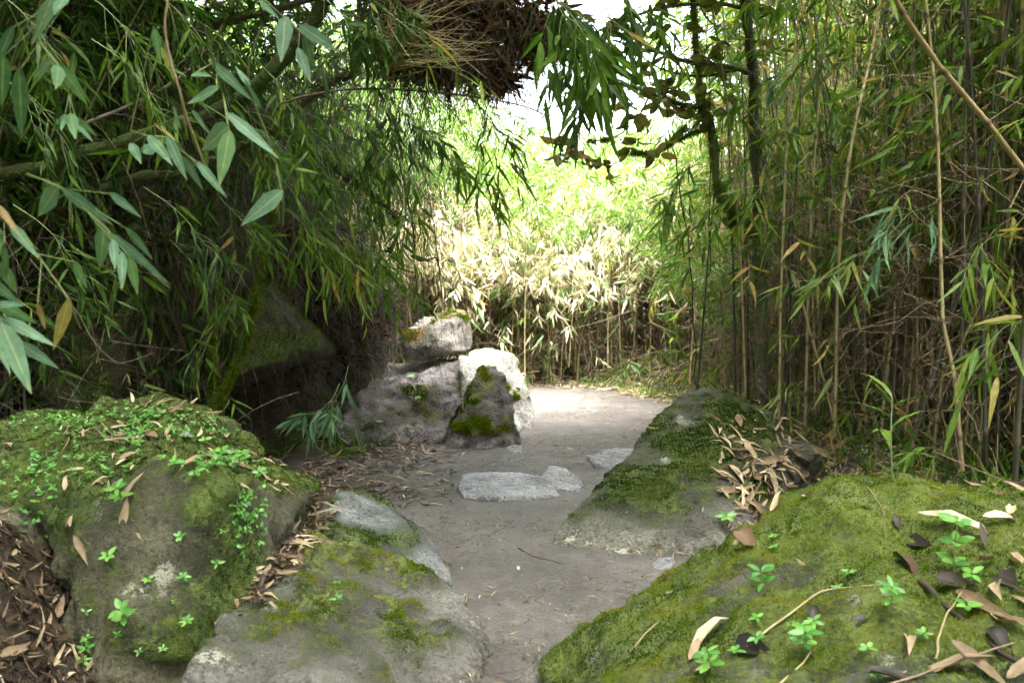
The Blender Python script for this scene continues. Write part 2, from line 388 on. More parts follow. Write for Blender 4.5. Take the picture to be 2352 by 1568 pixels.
def sprays(fol, twg, base, d, tl, nl=6, L=.11, W=.014, rmean=.45, rsd=.22, down=.45, tr=.0012, droop=.25, r=None):
    """bamboo sprays: a drooping twig with lance leaves fanning off it"""
    r = r or rng
    base = np.atleast_2d(base); K = len(base); d = nrm(np.atleast_2d(d)); tl = np.broadcast_to(tl, (K,))
    M = 5; t = np.linspace(0, 1, M)[None, :, None]
    P = base[:, None, :] + d[:, None, :] * tl[:, None, None] * t + np.array([0, 0, -1.0])[None, None, :] * (tl[:, None, None] * down * t ** 2)
    if twg is not None: tubes(twg, P, np.linspace(tr * 1.5, tr * .6, M)[None], 3, r.random(K))
    e = nrm(P[:, -1] - P[:, -2]); side = nrm(np.cross(e, rdir(K, -.4, .4, r) + np.array([0, 0, 1.0])))
    for j in range(nl):
        tt = .35 + .65 * (j + 1) / nl
        i = min(int(tt * (M - 1)), M - 2); f = tt * (M - 1) - i
        b = P[:, i] * (1 - f) + P[:, i + 1] * f
        sg = 1 if j % 2 else -1
        spread = .75 * (1 - .6 * (j == nl - 1))
        dd = e + side * sg * spread * r.uniform(.6, 1.6, (K, 1)) + rdir(K, r=r) * .45 + np.array([0, 0, -1.0]) * down * .45
        nn = rdir(K, -.1, 1, r) + np.array([0, -.35, .3])
        sc = r.uniform(.6, 1.2, K)
        leaves(fol, b, dd, nn, L * sc, W * sc * r.uniform(.8, 1.2, K), np.clip(r.normal(rmean, rsd, K), 0, 1), droop=r.uniform(.0, droop * 2, K))

# ------------------------------------------------------------------ terrain
def interp(y, ys, xs): return np.interp(y, ys, xs)
def Ledge(y): return interp(y, [0, 3, 4.2, 5.2, 6.2, 7.4, 7.9, 9, 10.5, 12, 14], [-1.2, -1.2, -1.25, -1.4, -1.75, -1.7, -.9, -.15, -.25, -1.2, -3.0])
def Redge(y): return interp(y, [0, 3, 4, 4.8, 6, 8, 10, 11.3, 12.5], [.4, .5, 1.0, 1.15, 1.25, 1.5, 1.72, 1.5, .5])
def height(x, y, noise=True):
    x = np.asarray(x, float); y = np.asarray(y, float)
    dl = Ledge(y) - x; dr = x - Redge(y); db = y - 12.1
    h = .42 * sstep(0, 1.3, dl) * (1 - .9 * sstep(5.4, 6.2, y) * (1 - sstep(7.0, 7.9, y)) * (1 - sstep(1.0, 1.9, dl)))
    h = h + .75 * sstep(1.2, 4.5, dl)
    h = h + .33 * sstep(.1, 1.0, dr) + .5 * sstep(1.0, 5.0, dr)
    h = h + .12 * sstep(0, 2.5, db)
    h = h + .5 * np.exp(-(((x + 1.75) / .38) ** 2 + ((y - 2.7) / .9) ** 2))      # leafy bank front left
    h = h + .2 * np.exp(-(((x - 1.6) / .5) ** 2 + ((y - 4.3) / .7) ** 2))        # litter saddle behind right boulder
    h = h
    if noise:
        P = np.stack([x, y, 0 * x], 1)
        off = sstep(0, .5, dl) + sstep(0, .5, dr)
        h = h + fbm(P * 1.3, 4, 3) * (.018 + .09 * off) + fbm(P * 7, 3, 9) * (.006 + .02 * off)
    return h
def pathmask(x, y):
    dl = x - Ledge(y); dr = Redge(y) - x
    P = np.stack([x, y, 0 * x], 1)
    nz = fbm(P * 1.7, 3, 21) * .35
    ex = interp(y, [5.2, 6.0, 7.6, 8.2], [0, .75, .75, 0])       # litter spread in the left bay
    return sstep(-.15, .35, dl - ex + nz) * sstep(-.15, .35, dr + nz) * (1 - sstep(11.6, 12.4, y + nz))

def grid_mesh(name, xs, ys, zoff=0.0):
    X, Y = np.meshgrid(xs, ys); x, y = X.ravel(), Y.ravel()
    Z = height(x, y) + zoff
    nx, ny = len(xs), len(ys)
    i = np.arange(nx * ny).reshape(ny, nx)
    Q = np.stack([i[:-1, :-1], i[:-1, 1:], i[1:, 1:], i[1:, :-1]], -1).reshape(-1, 4)
    return np.stack([x, y, Z], 1), Q
xs = np.concatenate([-np.geomspace(150, 5, 22), np.arange(-4.8, -2.5, .12), np.arange(-2.5, 3.0, .035), np.arange(3.0, 6, .12), np.geomspace(6.1, 150, 22)])
ys = np.concatenate([-np.geomspace(60, 1, 12), np.arange(0, 2, .2), np.arange(2, 13, .035), np.arange(13, 16, .12), np.geomspace(16.2, 250, 22)])
GV, GQ = grid_mesh('ground', xs, ys)
gm = quad_mesh('ground', GV, GQ, attrs={'path': np.zeros(len(GV))})
gm.materials.append(M_GROUND)
ground = link(bpy.data.objects.new('ground', gm)); tag(ground, kind='structure')
# the path: its own sheet 4 mm above the ground
V, Q = grid_mesh('path', np.arange(-2.3, 2.4, .03), np.arange(1.8, 12.6, .03), .004)
pm = pathmask(V[:, 0], V[:, 1])
V = V.copy(); V[:, 2] += fbm(V * np.array([9, 9, 0]), 3, 40) * .004 + .003
keep = (pm[Q].max(1) > .03); Q = Q[keep]
used = np.unique(Q); rm = np.full(len(V), -1); rm[used] = np.arange(len(used))
me = quad_mesh('path', V[used], rm[Q], attrs={'path': pm[used]}); me.materials.append(M_GROUND)
path = link(bpy.data.objects.new('path', me)); tag(path, kind='structure')

# ------------------------------------------------------------------ boulders
BV_V, BV_F = [], []        # everything a dropped thing can rest on
def bv_add(V, F):
    off = sum(len(v) for v in BV_V); BV_V.append(np.asarray(V)); BV_F.extend([tuple(int(i) + off for i in f) for f in F])
def rock(name, label, hulls, mat, vox=.03, smooth=6, disp=((1.6, .06), (5, .03), (18, .009)), moss=(0.0, .6, 2.2), group=None,
         blades=0, bmat=None, blen=(.006, .014), ridged=0.0, seed=1, cat='boulder', ymax=99, bw=.0022):
    bm = bmesh.new()
    for pts in hulls:
        vs = [bm.verts.new(tuple(p)) for p in pts]
        r = bmesh.ops.convex_hull(bm, input=vs)
        junk = [g for g in r['geom_interior'] if isinstance(g, bmesh.types.BMVert)]
        bmesh.ops.delete(bm, geom=junk, context='VERTS')
    me = bpy.data.meshes.new('tmp'); bm.to_mesh(me); bm.free()
    o = bpy.data.objects.new('tmp', me); COL.objects.link(o)
    m = o.modifiers.new('r', 'REMESH'); m.mode = 'VOXEL'; m.voxel_size = vox; m.adaptivity = 0
    if smooth:
        m = o.modifiers.new('s', 'SMOOTH'); m.factor = .5; m.iterations = smooth
    dg = bpy.context.evaluated_depsgraph_get(); dg.update()
    ev = o.evaluated_get(dg); em = bpy.data.meshes.new_from_object(ev)
    bpy.data.objects.remove(o)
    nv = len(em.vertices)
    co = np.empty(nv * 3, np.float32); em.vertices.foreach_get('co', co); co = co.reshape(-1, 3).astype(float)
    no = np.empty(nv * 3, np.float32); em.vertices.foreach_get('normal', no); no = no.reshape(-1, 3).astype(float)
    for k, (f, a) in enumerate(disp):
        n_ = fbm(co * f, 3, seed * 31 + k * 7)
        if ridged and k == 1: n_ = -np.abs(n_) * 2 * ridged + .3
        co = co + no * (n_ * a)[:, None]
    c0 = np.array([co[:, 0].mean(), co[:, 1].mean(), co[:, 2].min()])
    em.vertices.foreach_set('co', (co - c0).astype(np.float32).ravel()); em.update()
    em.vertices.foreach_get('normal', nf := np.empty(nv * 3, np.float32)); no = nf.reshape(-1, 3).astype(float)
    b, up, fr = moss
    ms = b + up * (no[:, 2] - .3) + 1.2 * fbm(co * fr, 4, seed * 13 + 5)
    ms = np.clip(ms * .5 + .5, 0, 1)
    low = sstep(0.02, .16, co[:, 2] - height(co[:, 0], co[:, 1], False))
    ms = ms * (.15 + .85 * low)
    co = co + no * (sstep(.5, .7, ms) * (.008 + .024 * np.clip(fbm(co * 13, 3, 66) + .25, 0, 1.2)))[:, None]
    em.vertices.foreach_set('co', (co - c0).astype(np.float32).ravel()); em.update()
    a = em.attributes.new('moss', 'FLOAT', 'POINT'); a.data.foreach_set('value', ms.astype(np.float32))
    em.polygons.foreach_set('use_smooth', np.ones(len(em.polygons), bool))
    em.materials.append(mat); em.name = name
    ob = link(bpy.data.objects.new(name, em)); ob.location = c0
    tag(ob, label, cat, group)
    F = [tuple(p.vertices) for p in em.polygons]
    bv_add(co, F)
    if blades:
        Fq = np.array([f[:3] for f in F]); 
        fc = co[Fq].mean(1); fn = no[Fq].mean(1); fm = ms[Fq].mean(1)
        vis = ((CAM - fc) * fn).sum(1) > -.15 * np.linalg.norm(CAM - fc, axis=1)
        wgt = sstep(.5, .75, fm + fbm(fc * 14, 2, 77) * .25) * vis * (fc[:, 1] < ymax) * (fc[:, 2] > -.05)
        if wgt.sum() > 0:
            idx = rng.choice(len(fc), blades, p=wgt / wgt.sum())
            u = rng.random((blades, 2)); u[u.sum(1) > 1] = 1 - u[u.sum(1) > 1]
            A, B, C = co[Fq[idx, 0]], co[Fq[idx, 1]], co[Fq[idx, 2]]
            # spread over the quad
            p = A + (B - A) * u[:, :1] * 1.4 + (C - A) * u[:, 1:] * 1.1
            nn = nrm(fn[idx])
            d = nn + rdir(blades) * .75 + np.array([0, 0, .2])
            acc = Acc()
            clump = np.clip(.5 + fbm(p * 6, 3, 91) * .9 + rng.normal(0, .16, blades), 0, 1)
            leaves(acc, p - c0 - nn * .003, d, rdir(blades), rng.uniform(blen[0], blen[1], blades), rng.uniform(bw * .7, bw * 1.5, blades), clump, droop=.2, simple=True)
            acc.obj('moss', bmat or M_MOSS, ob)
    return ob

def A_(*l): return [at(*p) for p in l]
def down(pts, z=-.3):
    return [np.array([p[0], p[1], z]) for p in pts]

# front right: the big bright-mossed boulder whose top slopes towards us
t = A_((1170, 1560, 3.05), (1250, 1500, 3.35), (1500, 1352, 3.4), (1640, 1278, 3.35), (1800, 1184, 3.35), (1885, 1122, 3.3), (1965, 1104, 3.25), (2110, 1108, 3.3), (2352, 1128, 3.2), (2600, 1150, 3.2),
       (1330, 1640, 2.5), (1600, 1640, 2.1), (2000, 1640, 1.9), (2352, 1600, 1.9), (2600, 1500, 2.0), (1900, 1330, 2.75), (2200, 1300, 2.6))
bo = [(-.05, 2.6, -.3), (.02, 3.3, -.3), (.9, 3.8, -.3), (2.2, 3.7, -.3), (2.3, 1.5, -.3), (.7, 1.5, -.3), (.15, 2.0, -.3), (.75, 1.6, .0), (1.9, 1.45, .2)]
R_D = rock('boulder', 'large boulder covered in bright yellow-green moss, its top strewn with leaves, front right', [t + bo], M_ROCK_D, vox=.022, smooth=5,
           disp=((1.8, .06), (6, .045), (22, .016), (50, .006)), moss=(.17, .5, 2.6), blades=100000, seed=3, blen=(.006, .013))
# mid right: steep pyramid
t = A_((1238, 1262, 4.75), (1300, 1180, 4.95), (1500, 978, 5.6), (1585, 893, 6.0), (1640, 890, 6.05), (1740, 938, 6.1), (1830, 995, 6.0), (1880, 1030, 5.8),
       (1700, 1000, 5.55), (1690, 1080, 5.1), (1650, 1240, 4.55), (1655, 1290, 4.45), (1400, 1275, 4.62), (1530, 1290, 4.5))
R_C = rock('boulder', 'steep pyramid-shaped boulder with dark green moss, standing beside the path behind the flat-topped bright one', [t + down(t[:3] + t[6:8] + t[10:])],
           M_ROCK_C, vox=.02, smooth=4, disp=((1.7, .03), (5.5, .028), (20, .014), (50, .006)), moss=(.2, .2, 3.0), blades=60000, bmat=M_MOSS_DK, seed=5, blen=(.006, .013), bw=.003)
# left: big block, mossy top, upright face
t1 = A_((220, 945, 4.3), (290, 925, 4.6), (360, 922, 4.7), (455, 948, 4.7), (560, 1002, 4.6), (655, 1050, 4.4), (722, 1095, 4.2), (738, 1130, 4.05), (735, 1190, 3.95), (600, 1120, 3.4), (500, 1108, 3.22), (350, 1106, 3.2), (200, 1150, 3.3), (120, 1100, 3.6))
f1 = A_((175, 1300, 3.05), (165, 1568, 2.95), (450, 1568, 2.98), (560, 1420, 3.12), (640, 1290, 3.4), (430, 1300, 3.1))
R_A = rock('boulder', 'big dark boulder at left with mossy leaf-strewn top and upright seedling-dotted face', [t1 + f1 + down(f1) + down(t1[3:9])],
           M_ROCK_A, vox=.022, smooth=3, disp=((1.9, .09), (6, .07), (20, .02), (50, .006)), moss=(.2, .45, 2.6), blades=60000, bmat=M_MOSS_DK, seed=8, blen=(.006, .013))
# its darker shoulder on the far left
t = A_((-60, 990, 3.9), (60, 950, 4.2), (190, 945, 4.4), (260, 985, 4.2), (240, 1120, 3.6), (60, 1180, 3.4), (-60, 1200, 3.3))
rock('boulder', 'low dark mossy boulder at the far left edge, half buried in leafy bank', [t + down(t)], M_ROCK_A, vox=.03, smooth=5, disp=((2, .08), (6, .04), (18, .012)),
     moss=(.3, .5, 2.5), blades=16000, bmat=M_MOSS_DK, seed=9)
# lower middle left pair
t = A_((738, 1235, 4.0), (742, 1175, 4.25), (762, 1135, 4.5), (812, 1124, 4.6), (900, 1152, 4.7), (965, 1215, 4.6), (1005, 1275, 4.4), (1030, 1345, 4.1), (900, 1330, 3.9))
R_B1 = rock('boulder', 'smooth blue-grey boulder wedged between the big left block and the path', [t + down(t)], M_ROCK_BLUE, vox=.018, smooth=6,
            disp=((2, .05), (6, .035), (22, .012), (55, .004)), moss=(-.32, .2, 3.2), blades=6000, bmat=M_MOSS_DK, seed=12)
t = A_((690, 1243, 3.75), (830, 1268, 3.9), (1025, 1352, 3.95), (1075, 1430, 3.75), (1135, 1505, 3.4), (640, 1330, 3.45), (590, 1400, 3.2), (500, 1432, 2.95), (455, 1490, 2.75), (440, 1600, 2.55), (760, 1600, 2.6),
       (1010, 1600, 2.85), (800, 1400, 3.2), (940, 1370, 3.6))
R_B2 = rock('boulder', 'low grey boulder with pale lichen patches at the bottom, left of the path', [t + down(t[:5] + t[8:12]) + [(-.9, 2.2, -.2), (-.3, 2.4, -.2)]], M_ROCK_B, vox=.018, smooth=3,
            disp=((2.2, .08), (5.5, .06), (20, .018), (55, .005)), moss=(-.24, .28, 3.0), blades=18000, seed=14, ridged=.0)
# middle distance group at the bend
t = A_((1018, 1030, 7.55), (1055, 950, 7.75), (1085, 885, 7.95), (1105, 835, 8.2), (1140, 832, 8.3), (1158, 860, 8.1), (1172, 930, 7.9), (1190, 1028, 7.7), (1120, 1030, 7.45), (1140, 880, 7.9))
rock('boulder', 'wedge-shaped boulder with olive moss along its edges, standing at the bend', [t + down(t)], M_ROCK_E, vox=.025, smooth=1, disp=((2.5, .04), (7, .035), (20, .018), (45, .008)),
     moss=(-.15, .2, 3.2), blades=8000, bmat=M_MOSS, seed=16, bw=.005, blen=(.012, .025))
t = A_((1050, 818, 8.5), (1085, 800, 9.0), (1130, 800, 9.1), (1185, 818, 8.9), (1200, 880, 8.75), (1222, 930, 8.65), (1238, 985, 8.5), (1150, 990, 8.3), (1060, 850, 8.4))
rock('boulder', 'pale whitish boulder behind the wedge-shaped one at the bend', [t + down(t)], M_ROCK_PALE, vox=.03, smooth=4, disp=((2.5, .05), (7, .03), (20, .01)),
     moss=(-.42, -.3, 3.5), blades=2500, seed=18, bw=.005, blen=(.012, .025))
t = A_((922, 760, 9.0), (950, 728, 9.2), (1005, 712, 9.4), (1062, 712, 9.4), (1082, 735, 9.3), (1086, 805, 9.2), (1050, 815, 8.9), (930, 825, 8.85), (925, 780, 8.8), (1035, 740, 8.95))
rock('boulder', 'blocky boulder with reddish lichen on top, upper one of the group at the bend', [t], M_ROCK_RED, vox=.028, smooth=3, disp=((2.5, .06), (7, .04), (20, .014)),
     moss=(-.45, .4, 3.4), blades=4000, seed=20, bw=.005, blen=(.012, .025))
# eroded bank of earth and stone under them
t = A_((735, 900, 8.6), (800, 855, 8.9), (880, 835, 9.2), (960, 828, 9.2), (1050, 835, 9.0), (1085, 870, 8.7), (1040, 1020, 7.9), (900, 1010, 7.85), (790, 1005, 7.7), (735, 985, 7.8), (860, 900, 8.15), (1000, 880, 8.2))
bt = A_((985, 880, 8.3), (1030, 870, 8.3), (1075, 900, 8.1), (1010, 1015, 7.7), (940, 1010, 7.75), (880, 1015, 7.75))
bank = rock('rock_outcrop', 'eroded grey earthy outcrop with ledges and small plants, under the blocky boulder', [t + down(t), bt + down(bt)], M_ROCK_E, vox=.028, smooth=1,
            disp=((2.0, .08), (5, .07), (15, .035), (40, .012)), moss=(-.45, .1, 2.6), blades=4000, bmat=M_MOSS_DK, seed=22, ridged=.6, cat='outcrop', bw=.004)
# overhanging rock on the left above the dark hollow
t = A_((585, 665, 6.9), (612, 668, 6.9), (650, 715, 6.9), (705, 790, 6.8), (712, 812, 6.9), (650, 835, 6.5), (555, 868, 6.3), (510, 890, 6.4), (540, 760, 6.5), (560, 700, 7.6), (700, 760, 8.0), (480, 880, 7.8), (740, 830, 7.9), (780, 800, 8.3), (640, 640, 8.2))
rock('boulder', 'shade-darkened overhanging rock with moss on its sloping edge, roofing the hollow', [t], M_ROCK_SHADE, vox=.03, smooth=2, disp=((2.2, .05), (7, .03), (20, .01)),
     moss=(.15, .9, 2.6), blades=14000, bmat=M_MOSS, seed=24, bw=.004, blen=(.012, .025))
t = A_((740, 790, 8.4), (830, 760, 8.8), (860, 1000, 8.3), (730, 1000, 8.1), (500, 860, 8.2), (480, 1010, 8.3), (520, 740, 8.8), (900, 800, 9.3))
rock('boulder', 'shade-darkened rock wall at the back of the hollow under the overhang', [t + down(t, .0)], M_ROCK_SHADE, vox=.05, smooth=2, disp=((2.2, .08), (7, .05), (20, .01)), moss=(-.2, .4, 2.6), seed=25)
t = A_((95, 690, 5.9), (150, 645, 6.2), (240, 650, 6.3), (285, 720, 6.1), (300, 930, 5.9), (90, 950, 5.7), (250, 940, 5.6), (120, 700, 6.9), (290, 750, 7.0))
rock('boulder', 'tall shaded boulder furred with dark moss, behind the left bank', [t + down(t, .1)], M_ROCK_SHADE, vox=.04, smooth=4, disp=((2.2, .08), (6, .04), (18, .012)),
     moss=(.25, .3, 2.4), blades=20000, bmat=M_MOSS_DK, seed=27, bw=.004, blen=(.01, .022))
# stones trodden into the path
def slab(pts, label, zt, seed, sm=5, name='flat_stone'):
    P = [at(*p) for p in pts]; P = [np.array([p[0], p[1], z * .72]) for p, z in zip(P, zt)]
    return rock(name, label, [P + [p * [1, 1, 0] + [0, 0, -.12] for p in P]], M_STONE, vox=.014, smooth=sm, disp=((4, .02), (12, .01), (40, .003)), moss=(-1.2, 0, 3), seed=seed, cat='stone')
def gnd(px, py):
    d = ray(px, py); tt = -CAM[2] / d[2]; return (px, py, (CAM + d * tt)[1])
slab([gnd(*q) for q in [(1048, 1128), (1062, 1146), (1120, 1150), (1215, 1150), (1290, 1142), (1262, 1108), (1200, 1098), (1110, 1098), (1060, 1104)]], 'long flat pale stone lying in the middle of the path', [.05, .05, .045, .035, .03, .045, .05, .06, .07], 31, 3)
slab([gnd(*q) for q in [(1240, 1104), (1262, 1128), (1330, 1132), (1342, 1112), (1300, 1090), (1262, 1088)]], 'rough small flat stone touching the right end of the long one', [.05, .03, .03, .04, .06, .07], 32, 3)
slab([gnd(*q) for q in [(1348, 1058), (1362, 1080), (1420, 1086), (1480, 1050), (1460, 1036), (1400, 1040)]], 'pale grey flat stone half hidden behind the pyramid-shaped boulder', [.06, .08, .07, .05, .05, .06], 33, 3)
slab([gnd(*q) for q in [(1488, 1308), (1510, 1318), (1550, 1315), (1545, 1296), (1510, 1294)]], 'little brown stone poking from the path near the front right boulder', [.02, .015, .02, .05, .04], 34, 2)
slab([gnd(*q) for q in [(1160, 1032), (1172, 1042), (1200, 1042), (1202, 1032), (1180, 1026)]], 'little pebble in front of the wedge-shaped boulder', [.02, .02, .02, .04, .04], 35, 2)

bv_add(GV, GQ[(GV[GQ[:, 0], 0] > -6) & (GV[GQ[:, 0], 0] < 8) & (GV[GQ[:, 0], 1] > 1) & (GV[GQ[:, 0], 1] < 16)])
BVH = BVHTree.FromPolygons([tuple(v) for v in np.vstack(BV_V)], BV_F)
def hit(px, py):
    d = ray(px, py); r = BVH.ray_cast(Vector(CAM), Vector(nrm(d[None])[0]))
    return (np.array(r[0]), np.array(r[1]) * (1 if np.dot(np.array(r[1]), -d) > 0 else -1)) if r[0] is not None else (None, None)
def drop(x, y, z=2.4):
    r = BVH.ray_cast(Vector((x, y, z)), Vector((0, 0, -1)))
    return (np.array(r[0]), np.array(r[1]) * np.sign(r[1][2] + 1e-9)) if r[0] is not None else (None, None)
def gz(x, y): return float(height(np.array([x]), np.array([y]))[0])

# ------------------------------------------------------------------ bamboo culms
def culm_line(H, lean, bend, r, az=0.0, n=16):
    """a rising line that leans and arches over towards az"""
    t = np.linspace(0, 1, n)
    ang = lean + bend * t ** 1.8
    s = H / (n - 1); x = np.concatenate([[0], np.cumsum(np.sin(ang[:-1]) * s)]); z = np.concatenate([[0], np.cumsum(np.cos(ang[:-1]) * s)])
    wob = np.cumsum(r.normal(0, .012, n)) * H * .12
    return np.stack([x * math.cos(az) - wob * math.sin(az), x * math.sin(az) + wob * math.cos(az), z], 1)
def culm_tube(acc, line, r0, r1, rnd, internode=.28, sides=6):
    seg = np.linalg.norm(np.diff(line, axis=0), axis=1); s = np.concatenate([[0], np.cumsum(seg)]); Lt = s[-1]
    nodes = np.arange(internode * .6, Lt, internode)
    st, rr, tg = [0.0], [1.0], [0.0]
    for q in nodes:
        for ds, f, g in ((-.018, 1.0, 0), (-.004, 1.32, 1), (.006, 1.25, 1), (.022, .98, .15)):
            if 0 < q + ds < Lt: st.append(q + ds); rr.append(f); tg.append(g)
    st.append(Lt); rr.append(1.0); tg.append(0)
    st = np.array(st); P = np.stack([np.interp(st, s, line[:, k]) for k in range(3)], 1)
    R = (r0 + (r1 - r0) * st / Lt) * np.array(rr)
    tubes(acc, P, R[None], sides, rnd, np.array(tg)[None])
    return np.stack([np.interp(nodes, s, line[:, k]) for k in range(3)], 1), nodes / Lt
def bamboo_proto(H, lean, bend, r0, lmin, per, seed, L=.12, W=.016, rmean=.45, dead=.3, nl=7, tl=(.14, .36), az=0.0, lmax=1.0, internode=.28, down=.45):
    """meshes (culm, twigs, foliage) of one bamboo stem standing at the origin"""
    r = np.random.default_rng(seed)
    ca, ta, fa = Acc(), Acc(), Acc()
    line = culm_line(H, lean, bend, r, az)
    nd, nt_ = culm_tube(ca, line, r0, r0 * .35, r.random(), internode)
    for p, q in zip(nd, nt_):
        k = r.poisson(per * (.35 + .65 * q)) if lmin < q <= lmax else 0
        if k:
            d = rdir(k, -.1, .8, r)
            Lb = r.uniform(.15, .5, k)
            M = 4; t = np.linspace(0, 1, M)[None, :, None]
            P = p[None, None] + d[:, None] * Lb[:, None, None] * t + np.array([0, 0, -1.0]) * Lb[:, None, None] * .25 * t ** 2
            tubes(ta, P, np.linspace(.0028, .0014, M)[None], 3, r.random(k))
            e = P[:, -1]
            sprays(fa, ta, e, nrm(d + rdir(k, r=r) * .5), r.uniform(*tl, k), nl, L, W, rmean, .2, down=down, r=r)
            sprays(fa, ta, P[:, 2], nrm(d + rdir(k, r=r) * .9), r.uniform(*tl, k) * .7, max(nl - 2, 3), L, W, rmean, .2, down=down, r=r)
        kd = r.poisson(dead * 3)
        if kd:
            d = rdir(kd, -.3, .9, r); Lb = r.uniform(.1, .38, kd); t = np.linspace(0, 1, 4)[None, :, None]
            P = p[None, None] + d[:, None] * Lb[:, None, None] * t + np.array([0, 0, -1.0]) * Lb[:, None, None] * .5 * t ** 2
            tubes(ta, P, np.linspace(.0018, .0008, 4)[None], 3, r.random(kd) + .2)
    return ca, ta, fa
class Proto:
    def __init__(s, accs, mats, name):
        s.parts = []
        s.parts = [('stalk', accs[0].mesh('stalk', mats[0]))]
        if accs[2].n or accs[1].n: s.parts.append(('foliage', combo('foliage', accs[2], accs[1], mats[2], mats[1])))
        s.name = name
    def place(s, loc, rz, label, group, scale=1.0, name='bamboo', cat='bamboo', tilt=(0, 0)):
        root = empty(name, loc, label, cat, group)
        root.rotation_euler = (tilt[0], tilt[1], rz); root.scale = (scale,) * 3
        for nme, me in s.parts: link(bpy.data.objects.new(nme, me), root)
        return root

R_ = np.random.default_rng(101)
UP = [Proto(bamboo_proto(R_.uniform(4.6, 6.0), R_.uniform(.0, .08), R_.uniform(.1, .6), R_.uniform(.007, .0115),   .2, 3.2, 200 + i, L=.13, W=.026, rmean=.5, dead=.5), (m, M_TWIG, M_LEAF), 'up')
      for i, m in enumerate([M_CULM, M_CULM, M_CULM, M_CULM_TAN, M_CULM_DARK, M_CULM, M_CULM_TAN, M_CULM_DARK])]
LOWLEAF = [Proto(bamboo_proto(R_.uniform(2.2, 3.2), R_.uniform(.0, .12), R_.uniform(.4, .9), R_.uniform(.005, .008), .1, 1.6, 240 + i, L=.16, W=.025, rmean=.6, dead=.8, nl=5), (m, M_TWIG, M_LEAF), 'low')
           for i, m in enumerate([M_CULM, M_CULM_TAN, M_CULM])]
DEAD = [Proto(bamboo_proto(R_.uniform(1.6, 3.6), R_.uniform(.0, .15), R_.uniform(.0, .4), R_.uniform(.007, .012), .08, .9, 260 + i, L=.14, W=.02, nl=4, rmean=.65, dead=1.0, down=.9, tl=(.1, .25)), (m, M_TWIG, M_LEAF_DEAD), 'dead')
        for i, m in enumerate([M_CULM_TAN, M_CULM_TAN, M_CULM])]
ARCH_G = [Proto(bamboo_proto(R_.uniform(3.4, 4.2), .03, R_.uniform(1.5, 2.1), .008, .25, 4, 280 + i, L=.19, W=.031, rmean=.5, dead=.6, nl=7), (M_CULM, M_TWIG, M_LEAF_BRIGHT), 'arch')
          for i in range(4)]
ARCH_S = [Proto(bamboo_proto(R_.uniform(3.0, 3.8), .03, R_.uniform(1.7, 2.4), .007, .4, 3.6, 290 + i, L=.2, W=.038, rmean=.66, dead=.5, nl=6, down=.6, tl=(.15, .35)), (M_CULM_TAN, M_TWIG, M_LEAF_STRAW), 'arch')
          for i in range(4)]
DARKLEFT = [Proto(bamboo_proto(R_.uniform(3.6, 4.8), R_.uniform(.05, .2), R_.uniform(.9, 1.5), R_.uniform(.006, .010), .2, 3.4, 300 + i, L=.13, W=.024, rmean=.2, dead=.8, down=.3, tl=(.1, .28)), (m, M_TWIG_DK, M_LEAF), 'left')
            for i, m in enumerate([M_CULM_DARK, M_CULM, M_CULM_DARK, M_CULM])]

# right thicket: front row to deep rows
L_R = {'up': ('leafy bamboo stem in the dense upright thicket right of the path', 'bamboo stems of the right thicket'),
       'low': ('short leafy bamboo stem drooping low in the right thicket', 'low bamboo stems of the right thicket'),
       'dead': ('bare dry bamboo stem in the thicket right of the path', 'dry bamboo stems of the right thicket')}
def right_line(y): return np.interp(y, [3.4, 4.5, 5.5, 6.5, 7.5, 9.0, 10.5, 12.0], [2.15, 2.2, 2.25, 2.0, 1.95, 1.95, 2.05, 2.3])
n_up = 0
for i in range(118):
    y = R_.uniform(3.6, 11.5); dd = R_.gamma(1.5, .42)
    x = right_line(y) + dd
    kind = R_.random()
    P = UP[R_.integers(len(UP))] if kind < .62 else (DEAD[R_.integers(3)] if kind < .92 else LOWLEAF[R_.integers(3)])
    lab, grp = L_R[P.name]
    rz = R_.uniform(0, 2 * PI) if P.name != 'low' else R_.uniform(PI * .6, PI * 1.4)
    P.place((x, y, gz(x, y) - .05), rz, lab, grp, R_.uniform(.85, 1.15), tilt=(R_.normal(0, .06), R_.normal(-.02, .07)))
for i in range(12):        # deep rows
    y = R_.uniform(4, 13); x = right_line(y) + R_.uniform(1.3, 3.5)
    P = UP[R_.integers(len(UP))]
    P.place((x, y, gz(x, y) - .05), R_.uniform(0, 2 * PI), L_R['up'][0], L_R['up'][1], R_.uniform(.8, 1.1), tilt=(R_.normal(0, .06), R_.normal(0, .06)))

# back wall across the bend: pale bleached tops over dense tan stems
for i in range(54):
    x = R_.uniform(-1.8, 3.4); y = 12.0 + R_.gamma(1.3, .45)
    P = ARCH_S[R_.integers(4)] if i % 4 else ARCH_G[R_.integers(4)]
    P.place((x, y, gz(x, y) - .05), -PI / 2 + R_.normal(0, .6), 'pale arching bamboo stem at the end of the path, its bleached leaves hanging forward' if P in ARCH_S else 'green arching bamboo stem among the bleached ones at the end of the path',
            'bleached arching bamboo' if P in ARCH_S else 'green arching bamboo at the path end', R_.uniform(.62, .9))
for i in range(30):
    x = R_.uniform(-1.5, 3.2); y = 12.1 + R_.uniform(0, .9)
    DEAD[R_.integers(3)].place((x, y, gz(x, y) - .05), R_.uniform(0, 6.28), 'bare tan bamboo stem standing in the wall of bamboo at the end of the path', 'tan stems at the path end', R_.uniform(.5, .8), tilt=(R_.normal(0, .12), R_.normal(0, .12)))
